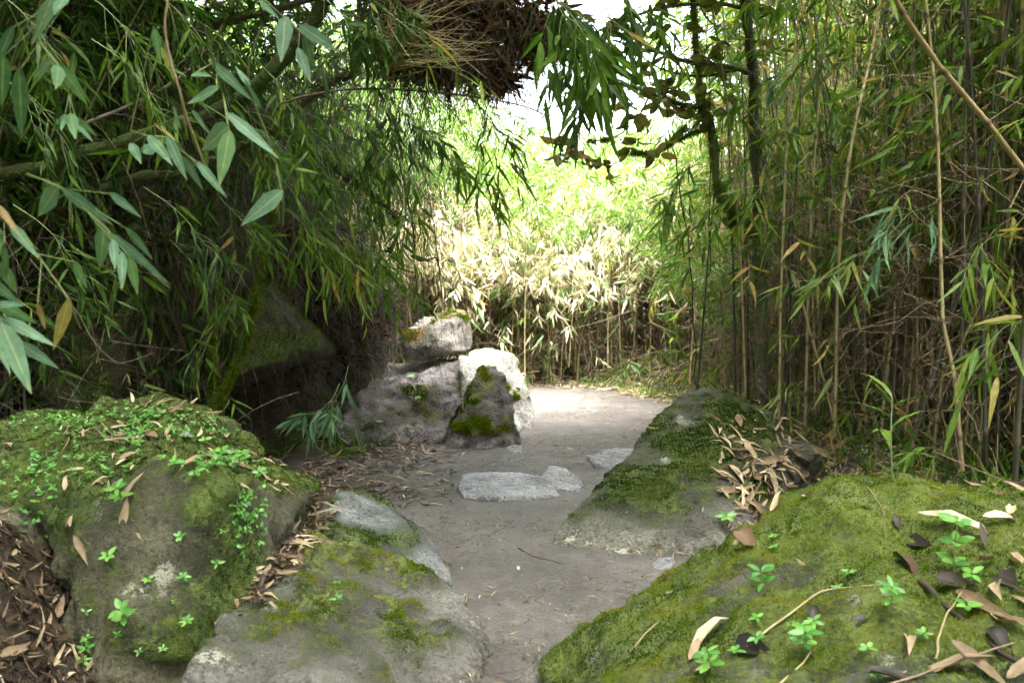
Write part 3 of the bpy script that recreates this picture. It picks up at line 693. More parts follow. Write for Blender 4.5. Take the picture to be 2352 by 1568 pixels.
# second, taller row behind, light green
for i in range(14):
    x = R_.uniform(-6.5, 5.5); y = 14.2 + R_.uniform(0, 3)
    ARCH_G[R_.integers(4)].place((x, y, gz(x, y) - .05), -PI / 2 + R_.normal(0, .8), 'light green bamboo stem in the sunny stand beyond the bend', 'sunny bamboo beyond the bend', R_.uniform(.9, 1.15) if x < -.5 or x > 3 else R_.uniform(.75, .9))
# bright arching foliage on the right side near the bend
for i in range(12):
    y = R_.uniform(8.2, 11.3); x = right_line(y) - R_.uniform(-.3, .12)
    ARCH_G[i % 4].place((x, y, gz(x, y) - .05), PI + R_.normal(0, .5), 'light green bamboo stem leaning out over the far right edge of the path', 'light green bamboo by the bend', R_.uniform(.45, .68))
# left side: dark thicket on the bank, arching to the right
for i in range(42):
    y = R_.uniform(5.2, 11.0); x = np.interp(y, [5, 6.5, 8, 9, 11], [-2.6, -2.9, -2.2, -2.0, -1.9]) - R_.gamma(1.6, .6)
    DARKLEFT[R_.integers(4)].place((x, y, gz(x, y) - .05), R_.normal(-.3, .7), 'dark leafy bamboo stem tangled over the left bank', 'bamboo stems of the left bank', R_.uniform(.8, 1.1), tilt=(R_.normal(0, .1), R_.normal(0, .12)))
for i in range(22):
    y = R_.uniform(5.6, 8.6); x = np.interp(y, [5, 6.5, 8, 9], [-2.3, -2.1, -1.9, -1.5]) - R_.gamma(1.3, .5)
    DEAD[R_.integers(3)].place((x, y, gz(x, y) - .05), R_.uniform(0, 6.28), 'thin bare bamboo stem in the shade of the left bank', 'bare stems of the left bank', R_.uniform(.5, .9), tilt=(R_.normal(0, .15), R_.normal(.1, .15)))

# whole clumps further back, closing the view on all sides
def clump_proto(seed, nc, H, W_, leafm, L, Wl, n, rmean, zlo=.25):
    r = np.random.default_rng(seed); ca, ta, fa = Acc(), Acc(), Acc()
    for k in range(nc):
        ln = culm_line(H * r.uniform(.6, 1.0), r.uniform(0, .15), r.uniform(.2, 1.2), r, r.uniform(0, 6.28), 10) + np.array([r.normal(0, W_ * .35), r.normal(0, W_ * .35), 0])
        tubes(ca, ln, np.linspace(.011, .004, 10)[None], 5, r.random())
    z = H * (zlo + (1 - zlo) * r.random(n) ** .9); a = r.uniform(0, 6.28, n); R = W_ * (.25 + .75 * np.sqrt(r.random(n))) * (.55 + .45 * np.sin(np.clip(z / H, 0, 1) * PI))
    b = np.stack([np.cos(a) * R, np.sin(a) * R, z], 1) + rdir(n, r=r) * .15
    sprays(fa, ta, b, rdir(n, -.5, .5, r) + np.stack([np.cos(a), np.sin(a), 0 * a], 1) * .6, r.uniform(.2, .5, n), 6, L, Wl, rmean, .2, .5, r=r)
    return Proto((ca, ta, fa), (M_CULM, M_TWIG, leafm), 'clump')
CL = [clump_proto(500 + i, 9, 4.4, 1.2, M_LEAF, .17, .032, 560, .5) for i in range(3)]
CLB = [clump_proto(510 + i, 8, 3.4, 1.2, M_LEAF_BRIGHT, .19, .036, 480, .45, .08) for i in range(2)]
def clumps(spots, protos, label, group, sc=(.85, 1.15)):
    for (x, y) in spots: protos[R_.integers(len(protos))].place((x, y, gz(x, y) - .05), R_.uniform(0, 6.28), label, group, R_.uniform(*sc), name='bamboo_clump', cat='bamboo clump')
def thick_proto(seed, leafm, rmean, nleaf, H=2.6, ncul=16, twigm=M_TWIG, L=.14, Wl=.023, dm=M_CULM_TAN):
    r = np.random.default_rng(seed); ca, ta, fa = Acc(), Acc(), Acc()
    for k in range(ncul):
        ln = culm_line(H * r.uniform(.6, 1.5), r.uniform(0, .1), r.uniform(0, .4), r, r.uniform(0, 6.28), 10) + np.array([r.normal(0, .45), r.normal(0, .45), 0])
        culm_tube(ca, ln, .010, .005, r.random(), .3, 5)
    n = 750; b = np.stack([r.normal(0, .5, n), r.normal(0, .5, n), r.uniform(0, H, n) * r.uniform(.2, 1, n)], 1)
    t = np.linspace(0, 1, 5)[None, :, None]; Lt = r.uniform(.15, .6, n)[:, None, None]
    P = b[:, None] + rdir(n, -.8, .9, r)[:, None] * Lt * t + rdir(n, r=r)[:, None] * Lt * .3 * t ** 2
    tubes(ta, P, np.linspace(.0024, .0012, 5)[None], 3, r.random(n))
    b = np.stack([r.normal(0, .55, nleaf), r.normal(0, .55, nleaf), H * 1.2 * r.random(nleaf) ** .8], 1)
    sprays(fa, ta, b, rdir(nleaf, -.6, .6, r), r.uniform(.1, .3, nleaf), 5, L, Wl, rmean, .27, .6, r=r)
    return Proto((ca, ta, fa), (dm, twigm, leafm), 'thick')
TH = [thick_proto(520 + i, M_LEAF, .62, 260, ncul=54, H=2.7, dm=(M_CULM, M_CULM_TAN, M_CULM_DARK)[i]) for i in range(3)]
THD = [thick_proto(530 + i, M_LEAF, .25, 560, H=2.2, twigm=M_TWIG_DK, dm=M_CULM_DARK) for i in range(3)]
THS = [thick_proto(540 + i, M_LEAF_STRAW, .25, 170, H=1.9, L=.18, Wl=.032, ncul=26) for i in range(2)]
CLS = [clump_proto(515 + i, 6, 2.9, 1.1, M_LEAF_STRAW, .2, .038, 420, .68, .55) for i in range(2)]
clumps([(right_line(y) + R_.uniform(.7, 1.5), y) for y in np.arange(3.6, 11.5, .45)], TH, 'tangled low bamboo clump full of dry twigs inside the right thicket', 'tangled clumps of the right thicket', (.85, 1.2))
clumps([(right_line(y) + R_.uniform(1.8, 3.0), y) for y in np.arange(3.6, 13, .8)], TH, 'tangled low bamboo clump full of dry twigs inside the right thicket', 'tangled clumps of the right thicket', (.9, 1.3))
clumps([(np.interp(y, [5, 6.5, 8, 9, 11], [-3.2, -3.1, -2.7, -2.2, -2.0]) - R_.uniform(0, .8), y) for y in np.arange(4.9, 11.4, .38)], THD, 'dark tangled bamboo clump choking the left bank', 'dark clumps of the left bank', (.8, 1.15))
clumps([(x, 12.6 + R_.uniform(0, .5)) for x in np.arange(-2.0, 3.6, .55)], THS, 'tan thicket of bamboo stems and twigs closing the end of the path', 'tan clumps at the path end', (.8, 1.0))
clumps([(x, 12.7 + R_.uniform(-.2, .6)) for x in np.arange(-1.6, 3.4, .62)], CLS, 'mounded bamboo clump with straw-pale hanging leaves at the path end', 'straw clumps at the path end', (.8, .95))
clumps([(-3.2 - R_.uniform(0, 1.6), y) for y in np.arange(5.4, 10, .5)], CL, 'leafy bamboo clump on the slope behind the left limbs', 'clumps behind the left bank', (.8, 1.0))
clumps([(R_.uniform(4.3, 7.5), y) for y in np.arange(4.5, 15, 1.3)], CL, 'leafy bamboo clump deep behind the right thicket', 'clumps behind the right thicket', (.5, .7))
clumps([(-R_.uniform(3.9, 7.0), y) for y in np.arange(5, 13, .7)], CL, 'leafy bamboo clump on the slope behind the left limbs', 'clumps behind the left bank', (.6, .8))
clumps([(-3.0 - R_.uniform(0, 5), y) for y in np.arange(11, 16, .6)], CLB, 'sunlit bamboo clump seen through the twigs left of the bend', 'sunlit clumps left of the bend')
clumps([(x, 13.2 + R_.uniform(0, .8)) for x in np.arange(-3.5, 5, .65)], CLB, 'sunlit bamboo clump filling the wall of bamboo at the path end', 'sunlit clumps at the path end', (.8, .98))
clumps([(x, 13.8 + R_.uniform(0, 3)) for x in np.arange(-7.2, -.9, .7)], CLB, 'tall sunlit bamboo clump showing through the twigs at upper left', 'tall sunlit clumps left of the bend', (1.3, 1.65))
clumps([(x, 16 + R_.uniform(0, 3)) for x in np.arange(-8, 9, 1.5)], CLB, 'sunlit bamboo clump far beyond the bend', 'far sunlit clumps', (.9, 1.25))

# ------------------------------------------------------------------ hand-placed culms on the right
def culm_path(pts, r0, r1, mat, label, seed, internode=.3, leafy=0, lm=M_LEAF):
    r = np.random.default_rng(seed); ln = curve([at(*p) for p in pts][::-1], 14); b = ln[0].copy()
    root = empty('bamboo', b, label, 'bamboo'); ln = ln - b
    ca, ta, fa = Acc(), Acc(), Acc()
    nd, q = culm_tube(ca, ln, r0, r1, r.random(), internode, 8); ca.obj('stalk', mat, root)
    for p, t in zip(nd, q):
        k = r.poisson(.9); d = rdir(k, -.2, .8, r); Lb = r.uniform(.08, .3, k)
        if k:
            tt = np.linspace(0, 1, 4)[None, :, None]
            P = p[None, None] + d[:, None] * Lb[:, None, None] * tt
            tubes(ta, P, np.linspace(.002, .001, 4)[None], 3, r.random(k))
            if leafy and r.random() < leafy: sprays(fa, ta, P[:, -1], d, r.uniform(.1, .3, k), 4, .14, .018, .6, .2, r=r)
    link(bpy.data.objects.new('foliage', combo('foliage', fa, ta, lm, M_TWIG)), root)
culm_path([(2030, -60, 3.6), (2110, 95, 3.7), (2200, 200, 3.8), (2290, 310, 3.9), (2420, 480, 4.0)], .012, .009, M_CULM_TAN, 'tan bamboo pole leaning diagonally across the upper right corner', 1)
culm_path([(2330, -60, 4.5), (2290, 220, 4.5), (2255, 480, 4.5), (2170, 780, 4.55), (2088, 1040, 4.6), (2070, 1110, 4.6)], .013, .010, M_CULM_DARK, 'thick blackish bamboo stem leaning right near the right edge', 2)
culm_path([(2120, -60, 4.3), (2150, 240, 4.3), (2160, 545, 4.3), (2164, 730, 4.3), (2187, 832, 4.3), (2200, 940, 4.3), (2210, 1080, 4.35)], .010, .006, M_CULM_TAN, 'jointed tan and green bamboo stem with swollen reddish nodes and a kink', 3, .26, .5)
culm_path([(2352, -60, 4.9), (2335, 320, 4.9), (2300, 640, 4.9), (2262, 900, 4.9), (2245, 1100, 4.9)], .012, .009, M_CULM, 'olive bamboo stem standing just right of the thick blackish one', 4, .3, .3)
culm_path([(2032, -60, 5.6), (2003, 120, 5.6), (1967, 270, 5.5), (1944, 410, 5.5), (1925, 610, 5.5), (1918, 1000, 5.6)], .010, .008, M_CULM_TAN, 'tall pale tan bamboo stem in the middle of the right thicket', 5, .33, .2)
culm_path([(2420, 60, 3.9), (2380, 420, 3.9), (2352, 760, 3.9), (2330, 1110, 4.0)], .012, .010, M_CULM_DARK, 'dark bamboo stem at the very right edge of the view', 6, .3, .2)
culm_path([(1830, 640, 6.1), (1860, 760, 6.1), (1900, 900, 6.0), (1935, 1060, 6.0)], .008, .008, M_CULM_TAN, 'short straw-coloured broken bamboo stem leaning behind the pyramid boulder', 7, .3, 0)
culm_path([(1490, 740, 11.6), (1560, 775, 11.7), (1640, 850, 11.7)], .022, .018, M_CULM_TAN, 'fallen pale bamboo stem lying slanted at the foot of the far bamboo', 8, .4, 0)

# young plants at the foot of the right thicket
def young(px, py, hgt, seed, label, n=7, L=.17, mat=M_LEAF_BRIGHT):
    p, nn = hit(px, py)
    if p is None: return
    r = np.random.default_rng(seed)
    root = empty('young_bamboo', p, label, 'young bamboo', 'young bamboo shoots')
    st, fo = Acc(), Acc()
    ln = curve([(0, 0, -.02), (r.normal(0, .01), 0, hgt * .5), (r.normal(0, .03), r.normal(0, .03), hgt)], 8)
    tubes(st, ln, np.linspace(.003, .0015, 8)[None], 5)
    t = np.linspace(.25, 1, n); b = np.stack([np.interp(t * hgt, ln[:, 2], ln[:, k]) for k in range(3)], 1)
    a = np.arange(n) * 2.6 + r.uniform(0, 6); d = np.stack([np.cos(a), np.sin(a), .7 + .5 * t], 1)
    leaves(fo, b, d, np.tile([0, 0, 1.0], (n, 1)) - d * .2, r.uniform(.7, 1.1, n) * L, r.uniform(.016, .024, n), r.uniform(.1, .8, n), droop=.6)
    st.obj('stem', M_STEM_G, root); fo.obj('foliage', mat, root)
yl = ['young bamboo shoot with fresh arching leaves behind the litter patch', 'tall fresh green shoot beside the litter patch', 'little green shoot at the foot of the jointed stem',
      'bright green shoot near the right edge above the mossy boulder', 'small pale green shoot behind the pyramid boulder', 'low green shoot among dry leaves, right of the litter patch', 'green shoot at the right edge under the dark stems']
for k, (px, py, h_) in enumerate([(2015, 1055, .34), (2050, 1100, .26), (2190, 1085, .24), (2290, 1095, .22), (1870, 1000, .2), (2110, 1090, .16), (2335, 1100, .3)]):
    young(px, py, h_, 400 + k, yl[k])

# ------------------------------------------------------------------ trees
def trunk_mesh(acc, pts, r0, r1, n=40, sides=10, lump=.18, seed=0):
    ln = curve(pts, n); r = np.linspace(r0, r1, n)
    P0 = ln.copy(); V0 = acc.n
    nz = fbm(ln * 5, 3, seed); R = r * (1 + lump * nz * 2)
    tubes(acc, ln, R[None], sides)
    V = acc.V[-1]; c = np.repeat(ln, sides, 0); dv = V - c
    acc.V[-1] = c + dv * (1 + lump * 1.6 * fbm(V * 22, 3, seed + 3))[:, None]
    return ln, R
def furry(acc, ln, R, K, length, seed, dens_bias=0.0, width=.003, droop=.5, only_low=False):
    r = np.random.default_rng(seed); i = r.integers(0, len(ln) - 1, K); f = r.random((K, 1))
    c = ln[i] * (1 - f) + ln[i + 1] * f; T = nrm(ln[i + 1] - ln[i]); d = rdir(K, r=r); d = nrm(d - (d * T).sum(1, keepdims=True) * T)
    keep = fbm(c * 4, 3, seed) + dens_bias > 0
    if only_low: d[:, 2] = -np.abs(d[:, 2])
    b = c + d * R[i][:, None] * .92
    b, d = b[keep], d[keep]; K = len(b)
    leaves(acc, b, d + rdir(K, r=r) * .6 - np.array([0, 0, .3]), rdir(K, r=r), r.uniform(.4, 1, K) * length, width, np.clip(r.normal(.5, .25, K), 0, 1), droop=droop, simple=True)
def tree(name, label, trunks, mat, cat='tree', moss=None, extra=None, group=None):
    """trunks: list of (part name, pixel points, r0, r1)"""
    base = at(*trunks[0][1][0]); root = empty(name, base, label, cat, group)
    mo = Acc()
    for k, (pn, pts, r0, r1) in enumerate(trunks):
        a = Acc(); ln, R = trunk_mesh(a, [at(*p) - base for p in pts], r0, r1, max(20, len(pts) * 9), 9, seed=hash_s(label) + k)
        a.obj(pn, mat, root)
        if moss: furry(mo, ln, R, int(moss[0] * (1 if k == 0 else .4)), moss[1], k + 5, moss[2], moss[4] if len(moss) > 4 else .003)
    if moss and mo.n: mo.obj('moss', moss[3], root)
    if extra: extra(root, base)
    return root
def hash_s(s): return sum(ord(c) * (i + 1) for i, c in enumerate(s)) % 9973

def twiglets(root, base, starts, n, L, r0, mat, seed, name='branchlets', spread=.9, grav=.3):  # bare twigs growing off trunk and limbs, without leaves
    r = np.random.default_rng(seed); a = Acc(); S = np.array([at(*s) - base for s in starts])
    i = r.integers(0, len(S) - 1, n); f = r.random((n, 1)); b = S[i] * (1 - f) + S[i + 1] * f
    d = rdir(n, -.6, .6, r); M = 6; t = np.linspace(0, 1, M)[None, :, None]; Ls = r.uniform(.3, 1, n)[:, None, None] * L
    P = b[:, None] + d[:, None] * Ls * t + rdir(n, r=r)[:, None] * Ls * spread * .3 * t ** 2 - np.array([0, 0, 1.0]) * Ls * grav * t ** 2
    tubes(a, P, np.linspace(r0, r0 * .35, M)[None], 3, r.random(n)); a.obj(name, mat, root); return P[:, -1]
def broad_clusters(root, ends, n, L, seed, mat=M_BROAD):
    r = np.random.default_rng(seed); f = Acc()
    for e in ends:
        k = r.integers(3, n); d = rdir(k, -.9, .4, r)
        leaves(f, np.repeat(e[None], k, 0), d, rdir(k, r=r), r.uniform(.6, 1, k) * L, r.uniform(.35, .5, k) * L, np.clip(r.normal(.45, .3, k), 0, 1), droop=.25, ovate=True, curl=.5)
    f.obj('foliage', mat, root)

# main straight dark tree on the right
def ex1(root, base):
    e = twiglets(root, base, [(1411, 120, 6.60), (1571, 140, 6.70), (1699, 160, 6.80)], 26, .55, .004, M_TWIG, 3)
    e2 = twiglets(root, base, [(1720, -80, 6.80), (1560, 0, 6.70), (1411, 50, 6.50)], 26, .5, .004, M_TWIG, 4)
    broad_clusters(root, np.vstack([e[::2], e2]), 6, .13, 5)
tree('tree', 'dark slender tree trunk rising straight at the edge of the right thicket',
     [('trunk', [(1752, 960, 6.90), (1750, 740, 6.90), (1745, 600, 6.90), (1742, 500, 6.90), (1745, 440, 6.90), (1734, 340, 6.90), (1731, 200, 6.90), (1722, 100, 6.90), (1706, -60, 6.90), (1690, -300, 6.90)], .046, .032),
      ('branch', [(1731, 175, 6.90), (1699, 160, 6.80), (1640, 148, 6.75), (1571, 140, 6.70), (1500, 118, 6.65), (1411, 122, 6.60)], .020, .008),
      ('branch', [(1712, 20, 6.90), (1640, 8, 6.80), (1551, 14, 6.70), (1480, 30, 6.60), (1400, 55, 6.50)], .016, .006),
      ('branch', [(1700, 160, 6.80), (1600, 175, 6.90), (1500, 150, 7.00), (1440, 90, 7.10)], .010, .004)], M_BARK, moss=(2600, .035, -.05, M_MOSS_DK, .004), extra=ex1)
# leaning mossy tree
def ex2(root, base):
    s = [(1603, 248, 6.90), (1511, 220, 6.80), (1439, 196, 6.70)]
    e = twiglets(root, base, s, 26, .45, .004, M_TWIG, 6)
    s2 = [(1560, 260, 6.80), (1463, 300, 6.70), (1390, 340, 6.60), (1270, 330, 6.50)]
    e2 = twiglets(root, base, s2, 22, .3, .0035, M_TWIG, 7)
    broad_clusters(root, np.vstack([e[::2], e2]), 6, .13, 8)
tree('tree', 'thin leaning tree with moss-covered kink, left of the straight dark trunk',
     [('trunk', [(1752, 545, 7.05), (1722, 520, 7.00), (1691, 494, 7.00), (1655, 452, 7.00), (1645, 400, 7.00), (1635, 304, 7.00), (1611, 224, 7.00), (1602, 140, 7.00), (1594, 40, 7.00), (1585, -80, 7.00)], .042, .020),
      ('branch', [(1612, 250, 7.00), (1560, 240, 6.90), (1511, 222, 6.80), (1439, 196, 6.70), (1400, 200, 6.70)], .016, .006),
      ('branch', [(1630, 290, 7.00), (1560, 320, 6.90), (1500, 350, 6.80), (1450, 352, 6.70)], .009, .003),
      ('branch', [(1490, 225, 6.80), (1463, 272, 6.70), (1411, 316, 6.60), (1350, 325, 6.50)], .007, .003),
      ('branch', [(1690, 500, 7.00), (1672, 512, 6.95), (1662, 505, 6.90)], .022, .014)], M_BARK_PALE, moss=(5200, .04, .12, M_MOSS, .004), extra=ex2)

# hanging vines beside them
def vine(pts, r, mat, label, n=30, name='vine', group=None):
    base = at(*pts[0]); a = Acc(); ln = curve([at(*p) - base for p in pts], n)
    ln = ln + np.stack([fbm(ln * 6 + 3, 2, 5), fbm(ln * 6, 2, 6), fbm(ln * 6, 2, 7)], 1) * .02
    tubes(a, ln, r, 6); o = a.obj(name, mat); o.location = base
    return tag(o, label, 'vine', group)
vine([(1520, -40, 6.8), (1530, 250, 6.8), (1560, 420, 6.8), (1590, 640, 6.9), (1600, 900, 7.1)], .0045, M_TWIG_DK, 'thin dark vine hanging straight down, left of the leaning tree')
vine([(1625, -40, 6.7), (1628, 200, 6.7), (1632, 420, 6.8), (1628, 640, 6.9)], .0035, M_TWIG_DK, 'thin hanging vine between the two trees on the right')

# left mossy limbs
lim = [('thick mossy limb rising from the left edge towards the top centre', [(-60, 405, 5.0), (90, 385, 5.1), (200, 350, 5.2), (360, 305, 5.3), (470, 268, 5.3), (580, 205, 5.3), (675, 105, 5.3), (735, 20, 5.3), (760, -80, 5.3)], .036, .042, M_BARK_MOSS),
       ('second mossy limb running below the thickest one', [(-60, 560, 5.6), (80, 510, 5.6), (180, 468, 5.6), (250, 430, 5.6), (340, 405, 5.6), (420, 398, 5.6), (520, 352, 5.6), (640, 290, 5.6), (700, 232, 5.6), (770, 185, 5.6), (822, 148, 5.6), (826, 0, 5.6), (830, -80, 5.6)], .038, .013, M_BARK_MOSS),
       ('thin grey branch slanting up across the left foliage', [(180, 290, 4.6), (270, 255, 4.7), (360, 215, 4.8), (430, 165, 4.8), (490, 100, 4.8), (530, 20, 4.8), (540, -70, 4.8)], .011, .009, M_BARK),
       ('dark stump-like trunk behind the left limbs', [(270, 700, 6.4), (292, 600, 6.4), (312, 510, 6.4), (345, 425, 6.4), (365, 380, 6.4)], .07, .055, M_BARK),
       ('short mossy branch jutting level above the hollow', [(300, 520, 6.0), (345, 545, 6.0), (400, 562, 6.0), (460, 578, 5.9), (475, 580, 5.9)], .032, .014, M_BARK_MOSS),
       ('long dark branch slanting down to the right over the hollow', [(560, 270, 6.2), (660, 318, 6.2), (760, 385, 6.3), (840, 436, 6.4), (905, 495, 6.5), (912, 540, 6.5), (890, 580, 6.5)], .014, .010, M_BARK),
       ('dark bough in the upper left, above the mossy limbs', [(-60, 300, 6.0), (120, 245, 6.0), (260, 180, 6.0), (380, 110, 6.0), (480, 60, 6.0), (640, 20, 6.0), (900, -60, 6.0)], .03, .02, M_BARK),
       ('thin black branch bowed across the top centre under the dead leaf mass', [(640, 240, 4.6), (706, 220, 4.6), (780, 208, 4.6), (846, 204, 4.6), (950, 208, 4.6), (1054, 218, 4.6), (1186, 240, 4.6), (1250, 262, 4.6), (1314, 278, 4.6)], .006, .003, M_TWIG_DK),
       ('crooked dark twig hanging by the light gap in the centre', [(905, 320, 6.0), (930, 430, 6.0), (948, 520, 6.0), (955, 590, 6.0), (975, 598, 6.0), (1003, 592, 6.0), (1006, 612, 6.0)], .006, .004, M_TWIG_DK)]
for k, (lab, pts, r0, r1, m) in enumerate(lim):
    base = at(*pts[0]); root = empty('tree_limb', base, lab, 'limb')
    a = Acc(); ln, R = trunk_mesh(a, [at(*p) - base for p in pts], r0, r1, len(pts) * 9, 10, seed=60 + k); a.obj('bark', m, root)
    if k < 7:
        mo = Acc(); furry(mo, ln, R, 3000, .04, 70 + k, .05, .004); mo.obj('moss', M_MOSS_DK, root)
    s = pts if len(pts) > 3 else pts
    twiglets(root, base, s, 14 if k < 7 else 6, .6, .003, M_TWIG_DK, 90 + k, grav=.6)
# moss-furred thin trunk by the hollow
def mossy_trunk(pts, r0, r1, label, K, seed):
    base = at(*pts[0]); root = empty('sapling', base, label, 'sapling')
    a = Acc(); ln, R = trunk_mesh(a, [at(*p) - base for p in pts], r0, r1, 50, 8, seed=seed); a.obj('trunk', M_BARK_MOSS, root)
    mo = Acc(); furry(mo, ln, R, K, .035, seed, .5, .004); mo.obj('moss', M_MOSS, root)
mossy_trunk([(478, 965, 5.7), (505, 912, 5.7), (530, 865, 5.7), (556, 810, 5.7), (568, 775, 5.7), (580, 720, 5.7), (590, 675, 5.7), (612, 560, 5.75), (625, 470, 5.8)], .017, .003, 'slanting sapling furred with bright green moss beside the hollow', 6000, 3)
mossy_trunk([(488, 960, 5.9), (489, 880, 5.9), (488, 800, 5.9), (492, 740, 5.9), (500, 640, 5.9)], .016, .003, 'short upright mossy sapling just left of the slanting one', 2500, 4)

# ------------------------------------------------------------------ hanging dead mass (top centre)
def debris(pts_sizes, nleaf, ntw, label, seed):
    r = np.random.default_rng(seed); C = np.array([at(px, py, Y) for px, py, Y, s in pts_sizes]); S = np.array([s for *_, s in pts_sizes])
    base = C.mean(0); root = empty('hanging_debris', base, label, 'dead foliage')
    f, tw = Acc(), Acc()
    pick = r.choice(len(C), nleaf, p=S ** 2 / (S ** 2).sum()); p = C[pick] + rdir(nleaf, r=r) * (r.random((nleaf, 1)) ** .45) * S[pick][:, None] * np.array([1, 1, .8]) - base
    leaves(f, p, rdir(nleaf, -1, .3, r), rdir(nleaf, r=r), r.uniform(.05, .14, nleaf), r.uniform(.012, .03, nleaf), np.clip(r.normal(.45, .25, nleaf), 0, 1), droop=.3, curl=1)
    pick = r.choice(len(C), ntw, p=S ** 2 / (S ** 2).sum()); b = C[pick] + rdir(ntw, r=r) * S[pick][:, None] * .8 - base
    d = rdir(ntw, -.9, .4, r); t = np.linspace(0, 1, 5)[None, :, None]; Lt = r.uniform(.1, .4, ntw)[:, None, None]
    P = b[:, None] + d[:, None] * Lt * t - np.array([0, 0, 1.0]) * Lt * .5 * t ** 2
    tubes(tw, P, np.linspace(.0022, .0008, 5)[None], 3, r.random(ntw))
    link(bpy.data.objects.new('foliage', combo('foliage', f, tw, M_LEAF_DARK, M_TWIG_DK)), root); return root
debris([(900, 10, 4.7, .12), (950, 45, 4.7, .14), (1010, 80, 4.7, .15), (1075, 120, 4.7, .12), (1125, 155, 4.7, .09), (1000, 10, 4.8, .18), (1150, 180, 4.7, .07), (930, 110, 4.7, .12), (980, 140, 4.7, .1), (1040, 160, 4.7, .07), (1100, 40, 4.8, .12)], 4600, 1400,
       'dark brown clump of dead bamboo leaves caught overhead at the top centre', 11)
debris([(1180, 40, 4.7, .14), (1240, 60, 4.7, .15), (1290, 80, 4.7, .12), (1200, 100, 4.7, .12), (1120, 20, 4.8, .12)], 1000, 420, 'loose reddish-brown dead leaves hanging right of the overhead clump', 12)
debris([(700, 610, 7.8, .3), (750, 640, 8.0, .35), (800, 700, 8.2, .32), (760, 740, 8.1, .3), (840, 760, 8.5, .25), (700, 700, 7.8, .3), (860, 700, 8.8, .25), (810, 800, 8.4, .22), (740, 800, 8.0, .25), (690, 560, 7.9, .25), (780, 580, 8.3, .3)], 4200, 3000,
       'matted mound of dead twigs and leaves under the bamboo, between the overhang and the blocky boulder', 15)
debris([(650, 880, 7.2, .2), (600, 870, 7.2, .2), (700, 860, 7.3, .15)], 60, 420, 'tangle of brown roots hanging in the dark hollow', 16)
# pale dry twigs fanning over it
a = Acc(); r = np.random.default_rng(14); nT = 90
b = np.array([at(r.uniform(860, 900), r.uniform(40, 180), 4.4) for _ in range(nT)])
e = np.array([at(r.uniform(880, 1150), r.uniform(-60, 190), r.uniform(4.2, 4.5)) for _ in range(nT)])
t = np.linspace(0, 1, 6)[None, :, None]; P = b[:, None] * (1 - t) + e[:, None] * t + rdir(nT, r=r)[:, None] * (.05 * np.sin(t * PI))
base = b.mean(0); tubes(a, P - base, np.linspace(.0022, .001, 6)[None], 4, r.random(nT) * .5 + .6); o = a.obj('twigs', M_CULM_TAN); o.location = base
o.name = 'dry_twig_bundle'; tag(o, 'fan of pale dry twigs spread over the dark overhead clump', 'twigs')

# ------------------------------------------------------------------ dense twig curtains on the left (beyond count)
def curtain(name, zones, K, mat, seed, L=(.4, 1.4), rad=.0017, kind='stuff', wild=.45):
    r = np.random.default_rng(seed); P = []
    for (x0, x1, y0, y1, z0, z1, wt) in zones:
        k = int(K * wt); b = np.stack([r.uniform(x0, x1, k), r.uniform(y0, y1, k), r.uniform(z0, z1, k)], 1)
        Ls = r.uniform(*L, k)[:, None, None]; t = np.linspace(0, 1, 7)[None, :, None]
        d = nrm(np.array([0, 0, -1.0]) + rdir(k, r=r) * wild)
        P.append(b[:, None] + d[:, None] * Ls * t + rdir(k, r=r)[:, None] * Ls * .22 * t ** 2 + rdir(k, r=r)[:, None] * .04 * np.sin(t * 9))
    P = np.concatenate(P); a = Acc(); tubes(a, P, np.linspace(rad * 1.3, rad * .6, 7)[None], 3, r.random(len(P)))
    o = a.obj(name, mat); return tag(o, kind=kind)
curtain('hanging_twigs', [(-4.2, -1.2, 5.6, 8.5, 1.4, 3.4, .55), (-1.6, -.5, 5.8, 8.6, 1.7, 3.2, .25), (-3.2, -1.6, 5.9, 8.0, .8, 1.9, .2)], 1900, M_TWIG_DK, 21)
curtain('dry_undergrowth', [(1.9, 3.6, 4.2, 9.5, .7, 2.0, .55), (-1.6, 3.3, 12.1, 13.2, .5, 2.1, .6)], 4200, M_TWIG, 22, (.2, .7), .0028, wild=1.3)

# hanging leafy sprays inside the scene, each a thing: centre top, left middle
def hang_spray(pts, label, nspray, seed, L=.14, W=.018, rmean=.5, mat=M_LEAF, tl=(.1, .24), down=.5, group=None, nl=5, r0=.003):
    r = np.random.default_rng(seed); base = at(*pts[0]); ln = curve([at(*p) - base for p in pts], 24)
    root = empty('bamboo_branch', base, label, 'bamboo branch', group)
    st, fo = Acc(), Acc(); tubes(st, ln, np.linspace(r0, r0 * .35, 24)[None], 5)
    i = r.integers(5, 24, nspray); b = ln[i]; T = nrm(np.gradient(ln, axis=0)[i])
    tw = Acc(); sprays(fo, tw, b, T + rdir(nspray, r=r) * .8, r.uniform(*tl, nspray), nl, L, W, rmean, .2, down, r=r)
    st.obj('stem', M_STEM_G, root); link(bpy.data.objects.new('foliage', combo('foliage', fo, tw, mat, M_STEM_G)), root)
hang_spray([(1250, -60, 3.6), (1290, 30, 3.6), (1330, 90, 3.6), (1370, 130, 3.6)], 'dark green bamboo branch with broad blades hanging at top centre beside the sky', 16, 31, .17, .026, .3, down=.5)
hang_spray([(1330, -60, 3.8), (1390, 10, 3.8), (1400, 90, 3.8), (1350, 150, 3.8)], 'dark green bamboo branch drooping against the bright sky, right of top centre', 12, 32, .17, .026, .25, down=.5)
